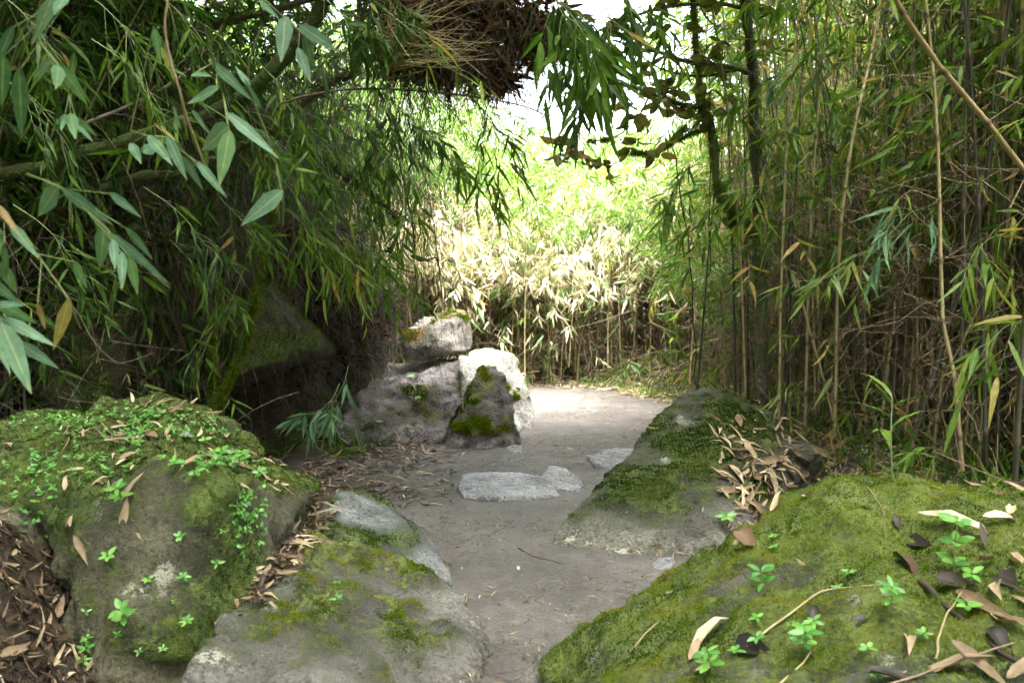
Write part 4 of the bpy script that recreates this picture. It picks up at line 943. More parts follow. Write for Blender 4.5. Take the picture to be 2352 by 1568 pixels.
for k, (px, py, Y, lab) in enumerate([(600, 300, 5.2, 'bamboo branch between the two mossy limbs left of centre'), (700, 420, 5.6, 'leafy bamboo branch over the start of the long slanting branch'), (780, 330, 6.2, 'leafy bamboo branch behind the bowed black branch'), (560, 520, 5.4, 'leafy bamboo branch above the top of the fallen overhang'),
        (840, 480, 6.2, 'leafy bamboo branch at the bend of the long slanting branch'), (450, 620, 5.6, 'leafy bamboo branch left of the slanting mossy sapling'), (860, 600, 6.6, 'leafy bamboo branch just above the blocky boulder'), (640, 200, 5.0, 'leafy bamboo branch on the underside of the thick mossy limb')]):
    hang_spray([(px - 60, py - 70, Y), (px - 20, py - 30, Y), (px + 20, py + 10, Y), (px + 60, py + 60, Y)], lab, 12, 160 + k, .13, .022, .45, down=.45)
for k, (px, py, Y, lab) in enumerate([(1250, 40, 4.4, 'dark leafy bamboo branch covering the right end of the overhead dead clump'), (860, -10, 4.4, 'dark leafy bamboo branch at the left end of the overhead dead clump'), (1280, 10, 4.1, 'leafy dark bamboo branch along the top between the dead clump and the sky'), (780, 40, 4.4, 'leafy bamboo branch in front of the mossy limb at the top'), (1420, -10, 4.6, 'leafy bamboo branch at the top edge of the sky gap'), (820, 300, 5.4, 'leafy bamboo branch over the bright gap left of centre'), (900, 260, 5.6, 'leafy bamboo branch hanging in the bright gap under the bowed black branch')]):
    hang_spray([(px - 60, py - 80, Y), (px - 20, py - 30, Y), (px + 30, py + 10, Y), (px + 80, py + 50, Y)], lab, 14, 130 + k, .13, .024, .18, down=.6)
hang_spray([(1040, 180, 5.0), (1090, 230, 5.0), (1130, 290, 5.0), (1150, 330, 5.0)], 'green bamboo branch hanging right below the overhead dead clump', 14, 33, .13, .016, .55)
hang_spray([(960, 340, 5.6), (1020, 360, 5.6), (1080, 390, 5.6), (1110, 430, 5.6)], 'bright green bamboo branch in the gap below the dangling strand', 14, 34, .14, .017, .6)
hang_spray([(880, 20, 4.1), (930, 60, 4.1), (990, 110, 4.1), (1030, 160, 4.1)], 'few fresh bamboo blades in front of the overhead dead clump', 5, 35, .15, .016, .75, nl=3)
hang_spray([(600, 440, 5.4), (680, 500, 5.4), (750, 560, 5.4), (800, 600, 5.4)], 'lush green bamboo branch drooping over the overhanging rock', 22, 36, .15, .019, .62, down=.8)
hang_spray([(660, 480, 5.6), (720, 520, 5.6), (780, 530, 5.6), (840, 560, 5.6)], 'second lush bamboo branch above the overhanging rock, further right', 18, 37, .15, .018, .62, down=.9)
hang_spray([(880, 380, 5.8), (920, 420, 5.8), (950, 470, 5.8), (955, 540, 5.8)], 'bamboo branch with few leaves dangling by the crooked dark twig', 6, 38, .15, .018, .5)
hang_spray([(780, 880, 5.6), (760, 920, 5.5), (720, 950, 5.5), (690, 960, 5.5)], 'low bluish bamboo spray leaning out of the dark hollow', 6, 39, .13, .026, .4, mat=M_LEAF_NEAR, tl=(.05, .14), down=.3)
hang_spray([(800, 840, 5.7), (790, 880, 5.6), (770, 920, 5.6), (760, 960, 5.6)], 'narrow bluish bamboo spray hanging at the right rim of the hollow', 5, 40, .13, .024, .45, mat=M_LEAF_NEAR, tl=(.05, .14), down=.4)
hang_spray([(560, 620, 5.5), (530, 690, 5.5), (500, 740, 5.5), (470, 800, 5.5)], 'dim bamboo branch with few leaves in front of the left bank stems', 7, 41, .12, .015, .4, down=.8)
hang_spray([(1640, 330, 6.8), (1590, 380, 6.8), (1560, 430, 6.8), (1540, 450, 6.8)], 'light green bamboo branch reaching left from the leaning tree', 12, 42, .17, .02, .6, mat=M_LEAF_BRIGHT, down=.6)
hang_spray([(1700, 460, 6.6), (1650, 470, 6.6), (1620, 500, 6.6), (1600, 520, 6.6)], 'green bamboo branch crossing the mossy kink of the leaning tree', 9, 43, .17, .02, .6, down=.7)
for k, (px, py, Y, lab) in enumerate([(1800, 420, 5.6, 'bamboo branch with long pale-backed leaves left of the tall pale stem'), (1990, 600, 4.9, 'bamboo branch with arching yellow-green leaves in the middle of the right thicket'),
                                 (2120, 500, 4.6, 'bamboo branch with a broad bluish blade near the jointed stem'), (2300, 560, 4.2, 'leafy bamboo branch near the right edge at mid height'),
                                 (2230, 180, 4.6, 'leafy bamboo branch behind the leaning tan pole'), (1880, 120, 6.2, 'bamboo branch with fresh leaves high in the right thicket'),
                                 (2340, 760, 4.0, 'long bright blade branch at the right edge above the mossy boulder'), (1880, 880, 5.9, 'small bluish bamboo spray low behind the pyramid boulder')]):
    hang_spray([(px + 60, py - 70, Y + .1), (px + 20, py - 30, Y), (px - 30, py - 10, Y - .05), (px - 70, py + 30, Y - .1)], lab, 6 if k != 7 else 4, 50 + k, .17, .021, .62, mat=(M_LEAF, M_LEAF_BRIGHT, M_LEAF_NEAR)[k % 3], down=.5)

# ------------------------------------------------------------------ foreground blades on the left, close to the lens
def blade_spray(label, stem, blades, Y, seed, stemr=.0022, wf=1.0):
    r = np.random.default_rng(seed); base = at(stem[0][0], stem[0][1], Y)
    root = empty('bamboo_branch', base, label, 'bamboo branch', 'bamboo blades close to the lens')
    st, fo = Acc(), Acc()
    ln = curve([at(x, y, Y + .05 * i) - base for i, (x, y) in enumerate(stem)], 24); tubes(st, ln, np.linspace(stemr, stemr * .5, 24)[None], 6)
    for (bx, by, tx, ty, wpx, c) in blades:
        q = ln + base; pb = at(bx, by, Y + r.uniform(-.02, .06)); 
        dY = r.uniform(-.08, .14); pe = at(tx, ty, Y + dY)
        L = np.linalg.norm(pe - pb); d = (pe - pb) / L
        n = nrm((CAM - pb)[None])[0] + np.array([0, 0, .3]) + r.normal(0, .15, 3)
        leaves(fo, pb - base, d, n, L, wpx * Y / FPX * wf * 1.2, c if c >= 0 else r.uniform(.15, .8), droop=r.uniform(-.02, .06), fold=.14)
        # short petiole back to the stem
        i = np.argmin(np.linalg.norm(q - pb, axis=1)); tubes(st, np.linspace(q[i], pb + d * .004, 4)[None] - base, .0009, 4)
    st.obj('stem', M_STEM_G, root); fo.obj('foliage', M_LEAF_NEAR, root)
u = -1
blade_spray('close bamboo branch with broad rounded blades hanging in the upper left middle', [(470, 60), (490, 140), (515, 230), (527, 300)],
            [(500, 205, 428, 237, 34, .45), (520, 258, 640, 362, 24, .4), (526, 290, 462, 346, 46, .5), (528, 300, 503, 427, 34, .75), (483, 140, 582, 232, 22, .3), (440, 172, 478, 170, 16, .3)], 1.75, 1)
blade_spray('close bamboo branch ending in one long blade pointing down left', [(600, 60), (570, 180), (620, 330), (648, 430), (650, 520)], [(650, 438, 552, 517, 38, .5), (600, 250, 560, 180, 10, .2), (574, 200, 540, 150, 14, .3)], 1.85, 2)
blade_spray('close bamboo branch with narrow blades at the top, left of centre', [(560, -40), (640, 30), (720, 100), (760, 170)],
            [(688, 58, 776, 118, 26, .4), (656, 38, 645, 142, 34, .45), (698, 78, 722, 165, 20, .35), (684, 110, 714, 190, 22, .5), (620, 20, 590, -10, 16, .2), (600, 10, 640, 40, 12, .3)], 2.0, 3)
blade_spray('close bamboo branch with long hanging blades at the top left corner', [(200, -60), (160, -10), (130, -20), (60, 60), (20, 160)],
            [(122, -6, 72, 104, 28, .7), (150, -6, 124, 32, 28, .4), (8, 125, 3, 252, 32, .2), (44, 158, 50, 318, 32, .25), (30, 60, -10, 150, 20, .2)], 1.5, 4)
blade_spray('close bamboo branch with drooping blades on the left, third of the way down', [(60, 60), (100, 110), (135, 150), (170, 260), (178, 330)],
            [(122, 134, 74, 182, 24, .3), (135, 150, 128, 206, 28, .5), (136, 148, 202, 242, 26, .4), (162, 260, 174, 322, 24, .55), (172, 268, 222, 313, 15, .5), (150, 262, 140, 300, 14, .5), (175, 285, 212, 322, 12, .4)], 1.7, 5)
blade_spray('close bamboo branch with slim dark blades left of the broad rounded ones', [(300, 300), (340, 312), (390, 318), (430, 356), (500, 440)],
            [(384, 312, 430, 415, 22, .35), (340, 312, 395, 373, 24, .3), (420, 360, 467, 437, 18, .4), (454, 372, 520, 453, 18, .3), (440, 256, 485, 310, 24, .4), (396, 248, 417, 300, 26, .35), (300, 328, 324, 373, 20, .3), (324, 350, 372, 332, 24, .5), (352, 60, 370, 150, 18, .3)], 1.95, 6)
blade_spray('close bamboo branch with large pale blades at mid left', [(60, 400), (140, 430), (190, 470), (250, 530), (320, 600), (388, 660)],
            [(136, 428, 80, 500, 40, .55), (140, 432, 260, 517, 26, .5), (252, 442, 325, 500, 18, .45), (240, 520, 230, 616, 36, .5), (254, 534, 392, 655, 18, .55), (260, 550, 264, 620, 20, .4), (280, 578, 281, 660, 20, .4), (296, 586, 318, 680, 22, .8), (288, 522, 352, 596, 18, .35)], 1.6, 7)
blade_spray('close bamboo branch with blades spreading from the lower left edge', [(-60, 640), (-10, 690), (20, 735), (40, 780)],
            [(-10, 694, 86, 744, 26, .4), (0, 728, 128, 796, 28, .45), (4, 742, 72, 903, 42, .6), (40, 784, 136, 847, 24, .5), (-6, 782, 24, 860, 14, .6), (-20, 700, 60, 700, 20, .3), (-30, 640, 50, 700, 22, .4)], 1.45, 8)
blade_spray('close bamboo branch with a brown-tipped blade at the left edge', [(-40, 480), (30, 520), (90, 590), (150, 680), (186, 755)],
            [(24, 514, 86, 588, 22, .4), (0, 602, 38, 672, 26, .5), (160, 684, 122, 812, 26, .9), (86, 694, 106, 764, 12, 1.), (168, 598, 198, 660, 20, .5), (10, 560, 16, 640, 16, .5), (-10, 520, 12, 600, 24, .4), (-5, 470, 48, 545, 14, 1.)], 1.55, 9)
vine([(372, -60, 2.2), (385, 110, 2.2), (420, 220, 2.2), (455, 340, 2.25), (490, 430, 2.3)], .0032, M_TWIG, 'smooth brown stem hanging through the close bamboo blades')
vine([(150, 690, 3.4), (210, 770, 3.4), (262, 820, 3.4), (300, 822, 3.4), (345, 805, 3.4)], .0022, M_TWIG_DK, 'thin curved brown stem looping over the shaded boulder')
# near darker branches filling the upper left
for k, (px, py, Y, lab) in enumerate([(60, 60, 2.6, 'shaded bamboo branch in the top left corner behind the close blades'), (260, 60, 3.0, 'shaded bamboo branch near the top, between the corner blades and the brown stem'),
                                      (420, 60, 3.2, 'shaded bamboo branch at the top beside the hanging brown stem'), (300, 180, 2.9, 'shaded bamboo branch with bright tips over the thin grey branch'),
                                      (80, 260, 3.0, 'shaded bamboo branch by the left edge above the thick mossy limb'), (560, 330, 3.6, 'shaded bamboo branch behind the broad rounded blades'),
                                      (120, 560, 3.4, 'shaded bamboo branch above the mossy shaded boulder'), (420, 520, 3.8, 'shaded bamboo branch in front of the short level branch'),
                                      (700, 330, 4.6, 'shaded bamboo branch in front of the long slanting branch')]):
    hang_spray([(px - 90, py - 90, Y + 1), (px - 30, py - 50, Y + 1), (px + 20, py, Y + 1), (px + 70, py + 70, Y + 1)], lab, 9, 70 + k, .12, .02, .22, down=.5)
SHADE_CANOPY = 14500

# ------------------------------------------------------------------ litter (beyond count)
def litter(name, K, dens, seed, L=(.05, .14), W=(.008, .017), rm=.55, mat=M_LEAF_DEAD, bounds=(-2.6, 3.2, 1.9, 12.6), tilt=.35, rockok=.02):
    r = np.random.default_rng(seed); out = []
    x = r.uniform(bounds[0], bounds[1], K * 6); y = r.uniform(bounds[2], bounds[3], K * 6)
    p = dens(x, y); k = r.random(K * 6) < p; x, y = x[k][:K], y[k][:K]
    B, Nn = [], []
    for a_, b_ in zip(x, y):
        q, n_ = drop(a_, b_, 1.05 + .0 * b_)
        if q is None or n_[2] < .25: continue
        if rockok < 1 and q[2] > gz(a_, b_) + .05 and r.random() > rockok: continue
        B.append(q); Nn.append(n_)
    B, Nn = np.array(B), np.array(Nn); k = len(B)
    d = rdir(k, -.05, .05, r); d = nrm(d - (d * Nn).sum(1, keepdims=True) * Nn + rdir(k, r=r) * tilt * .5 * np.array([.2, .2, 1]))
    Ls = r.uniform(*L, k)
    a = Acc(); leaves(a, B + Nn * r.uniform(.004, .018, k)[:, None], d, Nn + rdir(k, r=r) * tilt, Ls, r.uniform(*W, k), np.clip(r.normal(rm, .25, k), 0, 1), droop=r.uniform(-.1, .1, k), curl=r.uniform(0, 1, k), fold=.4)
    return tag(a.obj(name, mat), kind='stuff')
def dens_edge(x, y):
    m = pathmask(x, y); return np.clip((1 - m) ** 1.5, .02, 1) * np.where(y > 12.4, .4, 1)
litter('leaf_litter', 11000, dens_edge, 1)
litter('leaf_litter', 1500, lambda x, y: np.clip((x > -2.0) * (x < -.35) * (y > 5.6) * (y < 8.0) * (1 - pathmask(x, y) * .55) + .0, 0, 1), 2, L=(.06, .18), W=(.009, .02), bounds=(-2.3, -.2, 5.4, 8.2), rm=.45)
litter('leaf_litter', 2600, lambda x, y: sstep(.2, .6, 1 - pathmask(x, y)) * sstep(9.5, 10.5, y), 3, L=(.08, .2), W=(.012, .024), bounds=(-.6, 2.4, 9.0, 12.6), rm=.72)
litter('leaf_litter', 620, lambda x, y: (x > 1.02 + .12 * (y - 4.6)) * np.exp(-(((x - 1.4) / .3) ** 2 + ((y - 4.8) / .55) ** 2)), 4, rockok=1, L=(.08, .17), W=(.014, .024), bounds=(1.0, 2.4, 3.8, 6.2), rm=.68)
litter('leaf_litter', 1700, lambda x, y: np.exp(-(((x + 1.6) / .4) ** 2 + ((y - 2.75) / .7) ** 2)), 5, L=(.04, .10), W=(.008, .018), bounds=(-2.2, -.7, 1.9, 4.2), rm=.1)
litter('leaf_litter', 90, lambda x, y: ((x > -1.75) & (x < -.85) & (y > 3.6) & (y < 4.4)) * .5, 6, rockok=1,  L=(.05, .1), W=(.01, .018), bounds=(-1.7, -.6, 3.2, 4.6), rm=.5)
litter('leaf_crumbs', 7000, lambda x, y: pathmask(x, y) ** .5 * (.12 + .88 * sstep(.25, -.2, fbm(np.stack([x, y, 0 * x], 1) * 1.6, 3, 50))), 7, L=(.012, .05), W=(.003, .009), bounds=(-1.6, 1.8, 2.6, 11.5), rm=.35, tilt=.25)
litter('leaf_litter', 2200, lambda x, y: (x > 1.5) * (1 - pathmask(x, y)), 9, L=(.07, .15), W=(.012, .022), bounds=(1.5, 3.4, 3.4, 6.6), rm=.62)
litter('leaf_litter', 110, lambda x, y: ((x > -1.75) & (x < -.85) & (y > 3.2) & (y < 4.4)) * 1.0, 10, rockok=1, L=(.04, .09), W=(.01, .016), bounds=(-1.9, -.6, 3.2, 4.6), rm=.55)
litter('leaf_litter', 330, lambda x, y: np.clip((x - 1.0) * .9 - (y - 2.3) * .35, 0, 1), 12, rockok=1, L=(.05, .13), W=(.012, .026), bounds=(.7, 2.3, 1.7, 3.3), rm=.38)
litter('leaf_litter', 60, lambda x, y: np.clip((x - .8) * .9 - (y - 2.3) * .35, 0, 1), 13, rockok=1, L=(.05, .12), W=(.015, .03), bounds=(.5, 2.3, 1.7, 3.3), rm=.4, mat=M_LEAF_ROT)
# crevice between the left boulders
def crevice(pts, K, seed):
    r = np.random.default_rng(seed); B, Nn = [], []
    P = np.array(pts, float)
    for _ in range(K):
        i = r.integers(0, len(P) - 1); f = r.random(); px, py = P[i] * (1 - f) + P[i + 1] * f + r.normal(0, 12, 2)
        q, n_ = hit(px, py)
        if q is not None and q[1] < 4.6: B.append(q); Nn.append(n_)
    B, Nn = np.array(B), np.array(Nn); k = len(B); a = Acc()
    leaves(a, B + Nn * .012, rdir(k, -.3, .3, r), Nn + rdir(k, r=r) * .5, r.uniform(.04, .12, k), r.uniform(.009, .02, k), np.clip(r.normal(.45, .28, k), 0, 1), curl=1, fold=.4)
    tag(a.obj('leaf_litter', M_LEAF_DEAD), kind='stuff')
crevice([(735, 1140), (722, 1190), (690, 1230), (650, 1290), (620, 1330), (560, 1400)], 260, 8)

# ------------------------------------------------------------------ countable dead leaves
def dead_leaf(px, py, ang, Lpx, Wpx, c, label, group, mat=M_LEAF_DEAD, lift=.02, seed=0, name='dead_leaf'):
    q, n_ = hit(px, py)
    if q is None: return
    r = np.random.default_rng(seed + int(px * 7 + py)); D = q[1]
    e = ang * PI / 180
    # direction on the picture turned into a direction on the surface
    p2, _ = hit(px + math.cos(e) * 14, py - math.sin(e) * 14)
    d = (p2 - q) if p2 is not None and abs(p2[1] - q[1]) < .2 else np.array([math.cos(e), 0, math.sin(e)])
    d = d / np.linalg.norm(d); L = Lpx * D / FPX * 1.1
    a = Acc(); leaves(a, -d * L / 2, d, n_ + r.normal(0, .25, 3), L, Wpx * D / FPX * 1.15, c * r.uniform(.75, 1.05), droop=r.uniform(.0, .2), curl=r.uniform(.3, 1.3), fold=.7)
    o = a.obj(name, mat); o.location = q + n_ * lift
    tag(o, label, 'dead leaf', group)
g1 = 'dead leaves on the bright mossy boulder'
for k, (px, py, an, L, W, c, lab) in enumerate([
    (1640, 1465, 38, 150, 26, .8, 'long tan leaf lying on the moss at the bottom, left of the seedlings'), (1600, 1500, 60, 80, 18, .7, 'tan leaf tucked under the long one at the bottom'),
    (1640, 1535, 20, 90, 18, .75, 'pale tan leaf low at the bottom under the long tan one'), (2210, 1215, -25, 190, 26, .9, 'long pale grey-tan leaf stretched near the right edge'),
    (2300, 1200, -8, 110, 22, .85, 'pale leaf at the right edge above the seedlings'), (2320, 1180, 60, 90, 20, .9, 'upright pale leaf at the upper right edge'),
    (2300, 1370, -72, 110, 30, .9, 'short wide tan leaf lying steeply near the right edge'), (2085, 1480, -80, 90, 26, .8, 'narrow tan leaf pointing down beside the big seedling'),
    (2270, 1400, -20, 190, 30, .45, 'long brown leaf on the dark litter at right'), (2330, 1440, -25, 130, 34, .7, 'broad tan leaf at the lower right edge'),
    (2180, 1540, 8, 200, 36, .75, 'big greyish leaf lying flat at the bottom right'), (2330, 1290, 10, 100, 30, .6, 'brown leaf at the right edge below the pale ones'),
    (2250, 1540, -35, 160, 34, .5, 'reddish-brown leaf in the bottom right corner'), (2340, 1540, 30, 100, 30, .65, 'tan leaf in the very corner, bottom right'),
    (1790, 1005 + 50, 55, 60, 14, .6, 'narrow tan leaf above the litter patch')]):
    dead_leaf(px, py, an, L, W, c, lab, g1, seed=k)
for k, (px, py, an, L, W, c, lab) in enumerate([
    (2115, 1252, 0, 60, 36, .2, 'glossy black curled leaf on the moss near the seedlings at right'), (2060, 1205, -70, 44, 20, .4, 'small dark leaf on moss above the black curled one'),
    (1870, 1420, -80, 62, 24, .2, 'black leaf hanging under the seedling with big leaves'), (1905 + 80, 1420, 50, 100, 22, .2, 'black curled leaf left of the round-leaved seedling'),
    (1735, 1490, -10, 110, 46, .3, 'dark wet leaf at the bottom beside the long tan leaf'), (2080, 1300, -40, 90, 46, .7, 'brown-black curled leaf above the stick at right'),
    (1990, 1170, -75, 36, 18, .6, 'small dark brown leaf near the top of the mossy boulder'), (2200, 1340, -10, 90, 40, .4, 'dark leaf under the tall seedling at right'),
    (2320, 1340, -70, 80, 34, .2, 'black leaf at the right edge in the litter'), (2060, 1560, 5, 120, 34, .2, 'dark grey leaf at the bottom edge'), (2300, 1480, -40, 90, 40, .2, 'black crumpled leaf near the lower right corner'),
    (1690, 1050, -10, 30, 20, .5, 'round dark leaf on the pyramid boulder')]):
    dead_leaf(px, py, an, L, W, c, lab, 'black rotten leaves', M_LEAF_ROT, .008, seed=k + 40)
for k, (px, py, an, L, W, c, lab) in enumerate([
    (1648, 990, -85, 60, 13, .8, 'pale leaf standing on the upper face of the pyramid boulder'), (1668, 1020, -50, 40, 12, .75, 'short pale leaf right below the standing one'),
    (1700, 975, -75, 44, 16, .5, 'reddish leaf near the crest of the pyramid boulder'), (1690, 1092, -48, 60, 16, .65, 'tan leaf on the upper edge of the litter patch'),
    (1780, 1060, 15, 110, 16, .75, 'long orange-tan leaf across the top of the litter patch'), (1830, 1052, -32, 100, 20, .5, 'greyish leaf crossing the long orange one'),
    (1800, 1075, -52, 110, 22, .75, 'wide tan leaf slanting through the litter patch'), (1840, 1090, 12, 80, 16, .7, 'tan leaf at the right of the litter patch'),
    (1710, 1150, 75, 90, 20, .6, 'orange leaf pointing down to the mossy boulder'), (1740, 1180, -60, 90, 18, .8, 'pale leaf at the foot of the litter patch'),
    (1680, 1130, 3, 80, 18, .6, 'flat tan leaf at the left rim of the litter patch'), (1670, 1105, -12, 50, 12, .6, 'small flat leaf at the left of the litter patch'),
    (1790, 1160, 60, 70, 14, .75, 'narrow pale leaf near the foot of the litter patch'), (1705, 1260, -70, 70, 18, .5, 'brown leaf in the gap between the two right boulders'),
    (1725, 1250, -30, 70, 40, .25, 'wide purple-brown leaf in the gap between the two right boulders'), (1860, 1140, -50, 70, 16, .7, 'tan leaf at the lower right of the litter patch'),
    (1770, 1110, -80, 70, 18, .7, 'upright tan leaf in the middle of the litter patch'), (1740, 1100, 30, 60, 18, .55, 'brown leaf in the middle of the litter patch'),
    (1880, 1040, -30, 70, 14, .8, 'pale leaf at the upper right of the litter patch'), (1720, 1040, -65, 70, 18, .6, 'tan leaf at the upper left of the litter patch')]):
    dead_leaf(px, py, an, L, W, c, lab, 'large leaves of the litter patch', seed=k + 80, lift=.022)
for k, (px, py, an, L, W, c, lab) in enumerate([
    (345, 1010, -12, 66, 22, .65, 'curled tan leaf on top of the big left boulder'), (630, 1064, -6, 64, 12, .85, 'orange leaf lying alone on the right slope of the big left boulder'),
    (270, 1020, -8, 60, 14, .6, 'brown leaf by the left part of the big left boulder top'), (300, 1052, 20, 40, 14, .6, 'small brown leaf in the middle of the left boulder top'),
    (515, 1000, 60, 30, 12, .7, 'small pinkish leaf at the crest of the left boulder'), (440, 1065, 40, 50, 16, .6, 'tan leaf among the seedlings on the left boulder'),
    (570, 1080, -8, 50, 10, .5, 'narrow brown leaf at the front edge of the left boulder top'), (310, 1115, 55, 80, 14, .65, 'long tan leaf hanging over the front edge of the left boulder'),
    (285, 1185, 80, 70, 18, .85, 'pale leaf standing against the face of the left boulder'), (190, 1270, -65, 80, 16, .6, 'brown leaf in the moss left of the boulder face'),
    (170, 1200, 85, 60, 12, .6, 'upright brown leaf at the left bank'), (160, 1110, 80, 50, 12, .7, 'small tan leaf upright near the left bank top'),
    (30, 1500, 12, 120, 22, .7, 'large tan leaf in the bottom left corner'), (90, 1350, 88, 110, 14, .45, 'upright brown strip on the left bank'), (20, 1350, -30, 60, 22, .8, 'pale leaf at the left edge'),
    (128, 1400, 75, 90, 18, .65, 'tan leaf standing beside the brown strip'), (740, 1245, -12, 150, 12, .5, 'long narrow brown leaf on the low grey boulder'),
    (650, 1260, 60, 80, 20, .65, 'tan leaf in the crevice between the left boulders'), (670, 1200, 75, 50, 12, .75, 'pale curved leaf in the upper crevice'),
    (635, 1300, 75, 70, 24, .6, 'tan leaf lower in the crevice'), (25, 1030, -50, 50, 18, .6, 'tan leaf near the left edge beside the low dark boulder')]):
    dead_leaf(px, py, an, L, W, c, lab, 'dead leaves on the left boulders', seed=k + 120)

# ------------------------------------------------------------------ seedlings
def seedling(px, py, size, n, seed, label, group='seedlings on the boulders', lvl=0, dark=False):
    q, n_ = hit(px, py)
    if q is None: return
    r = np.random.default_rng(seed); S = .86 * size * q[1] / FPX
    root = empty('seedling', q, label, 'seedling', group); st, fo = Acc(), Acc()
    up = nrm((n_ * .6 + np.array([0, -.15, 1.0]))[None])[0]; h_ = S * (.35 + .5 * lvl)
    ln = curve([-n_ * .004, up * h_ * .5 + r.normal(0, S * .03, 3), up * h_], 6); tubes(st, ln, np.linspace(S * .03, S * .015, 6)[None], 4)
    tiers = 1 + lvl
    for t in range(tiers):
        c = ln[-1] * (1 - t * .42); k = n if t == 0 else 4
        a_ = np.arange(k) * 2 * PI / k + r.uniform(0, 6) + r.normal(0, .2, k)
        s1 = nrm(np.cross(up, [1, .2, 0])[None])[0]; s2 = np.cross(up, s1)
        d = np.cos(a_)[:, None] * s1 + np.sin(a_)[:, None] * s2 + up * r.uniform(.0, .5, (k, 1))
        view = nrm((CAM - q)[None])[0]
        leaves(fo, np.repeat(c[None], k, 0) + d * S * .05, d, up + view * .6 + rdir(k, r=r) * .3, r.uniform(.32, .52, k) * S, r.uniform(.15, .26, k) * S, r.uniform(.0, .9, k) * (.5 if dark else 1), droop=.15, ovate=True, fold=.2)
    st.obj('stem', M_STEM_G, root); fo.obj('foliage', M_SEED, root)
for k, (px, py, s, n, lab) in enumerate([
    (415, 1240, 44, 5, 'bright seedling highest on the boulder face'), (420, 1335, 46, 5, 'seedling in the middle of the left boulder face'), (345, 1338, 42, 5, 'pale seedling left of the middle one on the boulder face'),
    (295, 1440, 84, 5, 'largest bright seedling low on the left boulder face'), (270, 1465, 34, 4, 'small seedling at the foot of the largest one'), (430, 1435, 42, 6, 'many-leaved pale seedling right of the largest one'),
    (250, 1290, 60, 5, 'bright seedling at the left rim of the boulder face'), (500, 1300, 40, 4, 'folded seedling at the right of the boulder face'), (205, 1470, 40, 5, 'seedling near the bottom left, upper of two'),
    (205, 1500, 56, 5, 'seedling with five leaves near the bottom left'), (190, 1530, 48, 5, 'lowest seedling at the bottom left'), (200, 1410, 34, 3, 'single-leafed seedling on the left rim'), (320, 1500, 32, 4, 'tiny seedling below the largest one'),
    (375, 1495, 30, 5, 'tiny pale seedling near the bottom of the boulder face'), (400, 1230 + 115 + 40, 20, 4, 'tiny sprout under the middle seedling'), (290, 1165, 76, 5, 'leafy seedling at the front left corner of the boulder top'),
    (775, 1385, 44, 5, 'seedling growing on the low grey boulder'), (775, 1345, 28, 4, 'tiny sprout above the one on the low grey boulder'), (560, 1195, 36, 4, 'dull seedling right on the shaded boulder side'), (510, 1225, 26, 3, 'tiny sprout on the shaded boulder side'),
    (545, 1085, 66, 5, 'three-tiered bright seedling on the front edge of the boulder top'), (600, 1100, 60, 5, 'seedling right of the three-tiered one on the boulder edge'), (400, 1080, 66, 5, 'seedling with round leaves on the boulder edge, left'),
    (455, 1095, 50, 5, 'seedling in the middle of the boulder edge'), (510, 1050, 60, 5, 'seedling on the boulder top behind the edge'), (430, 1010, 44, 5, 'seedling beside the curled leaf on the boulder top'), (470, 1020, 40, 4, 'seedling near the dark pebble on the boulder top')]):
    seedling(px, py, s, n, 500 + k, lab, lvl=1 if k in (3, 20, 15) else 0)
for k, (px, py, s, n, lvl, lab) in enumerate([
    (1760, 1370, 90, 4, 1, 'dark green four-leaved seedling in the middle of the bright mossy boulder'), (1780, 1265, 36, 5, 0, 'pale tiny seedling near the left rim of the bright mossy boulder'), (1778, 1238, 30, 4, 0, 'tiny seedling at the far rim of the bright mossy boulder'),
    (1950, 1325, 46, 5, 0, 'small seedling right of the four-leaved dark one'), (1925, 1360, 40, 4, 0, 'tiny round-leaved seedling in the centre of the moss'), (2040, 1400, 84, 6, 1, 'round-leaved seedling beside the black curled leaf'),
    (2190, 1310, 105, 6, 2, 'tallest seedling with tiers of leaves at right'), (2230, 1340, 90, 4, 0, 'seedling at the foot of the tallest one'), (2220, 1410, 80, 5, 0, 'seedling between the sticks at right'), (1850, 1510, 92, 5, 1, 'bright big-leaved seedling at the bottom'),
    (1740, 1480, 70, 5, 0, 'seedling beside the long tan leaf'), (1690, 1510, 60, 5, 0, 'seedling left of the dark wet leaf at the bottom'), (1640, 1555, 90, 5, 1, 'large-leaved seedling cut by the bottom edge'), (1870, 1440, 60, 5, 0, 'fluffy seedling under the hanging black leaf'),
    (1990, 1500, 60, 4, 0, 'small seedling near the bottom, right of centre'), (1820, 1445, 44, 4, 0, 'tiny seedling above the bright big-leaved one'), (2060, 1290, 34, 4, 0, 'tiny seedling by the brown-black curled leaf'), (1740, 1430 , 50, 4, 0, 'small seedling in the lower left moss'),
    (1665, 1200, 60, 6, 0, 'bluish seedling in the gap behind the bright mossy boulder'), (2010, 1565, 60, 5, 0, 'seedling at the bottom edge below the pale leaf'), (2120, 1470, 60, 5, 0, 'seedling beside the narrow tan leaf')]):
    seedling(px, py, s, n, 600 + k, lab, 'seedlings on the right boulder', lvl, k == 0)
for k, (px, py, s, lab) in enumerate([(870, 975, 26, 'tiny plant on the lower part of the outcrop'), (935, 985, 22, 'small pale plant at the foot of the outcrop'), (945, 870, 24, 'small plant on the outcrop ledge'), (960, 920, 26, 'plant hanging on the outcrop face'),
                                 (880, 870, 22, 'little plant at the outcrop crest'), (790, 985, 24, 'small plant at the left foot of the outcrop')]):
    seedling(px, py, s, 5, 700 + k, lab, 'plants on the outcrop')
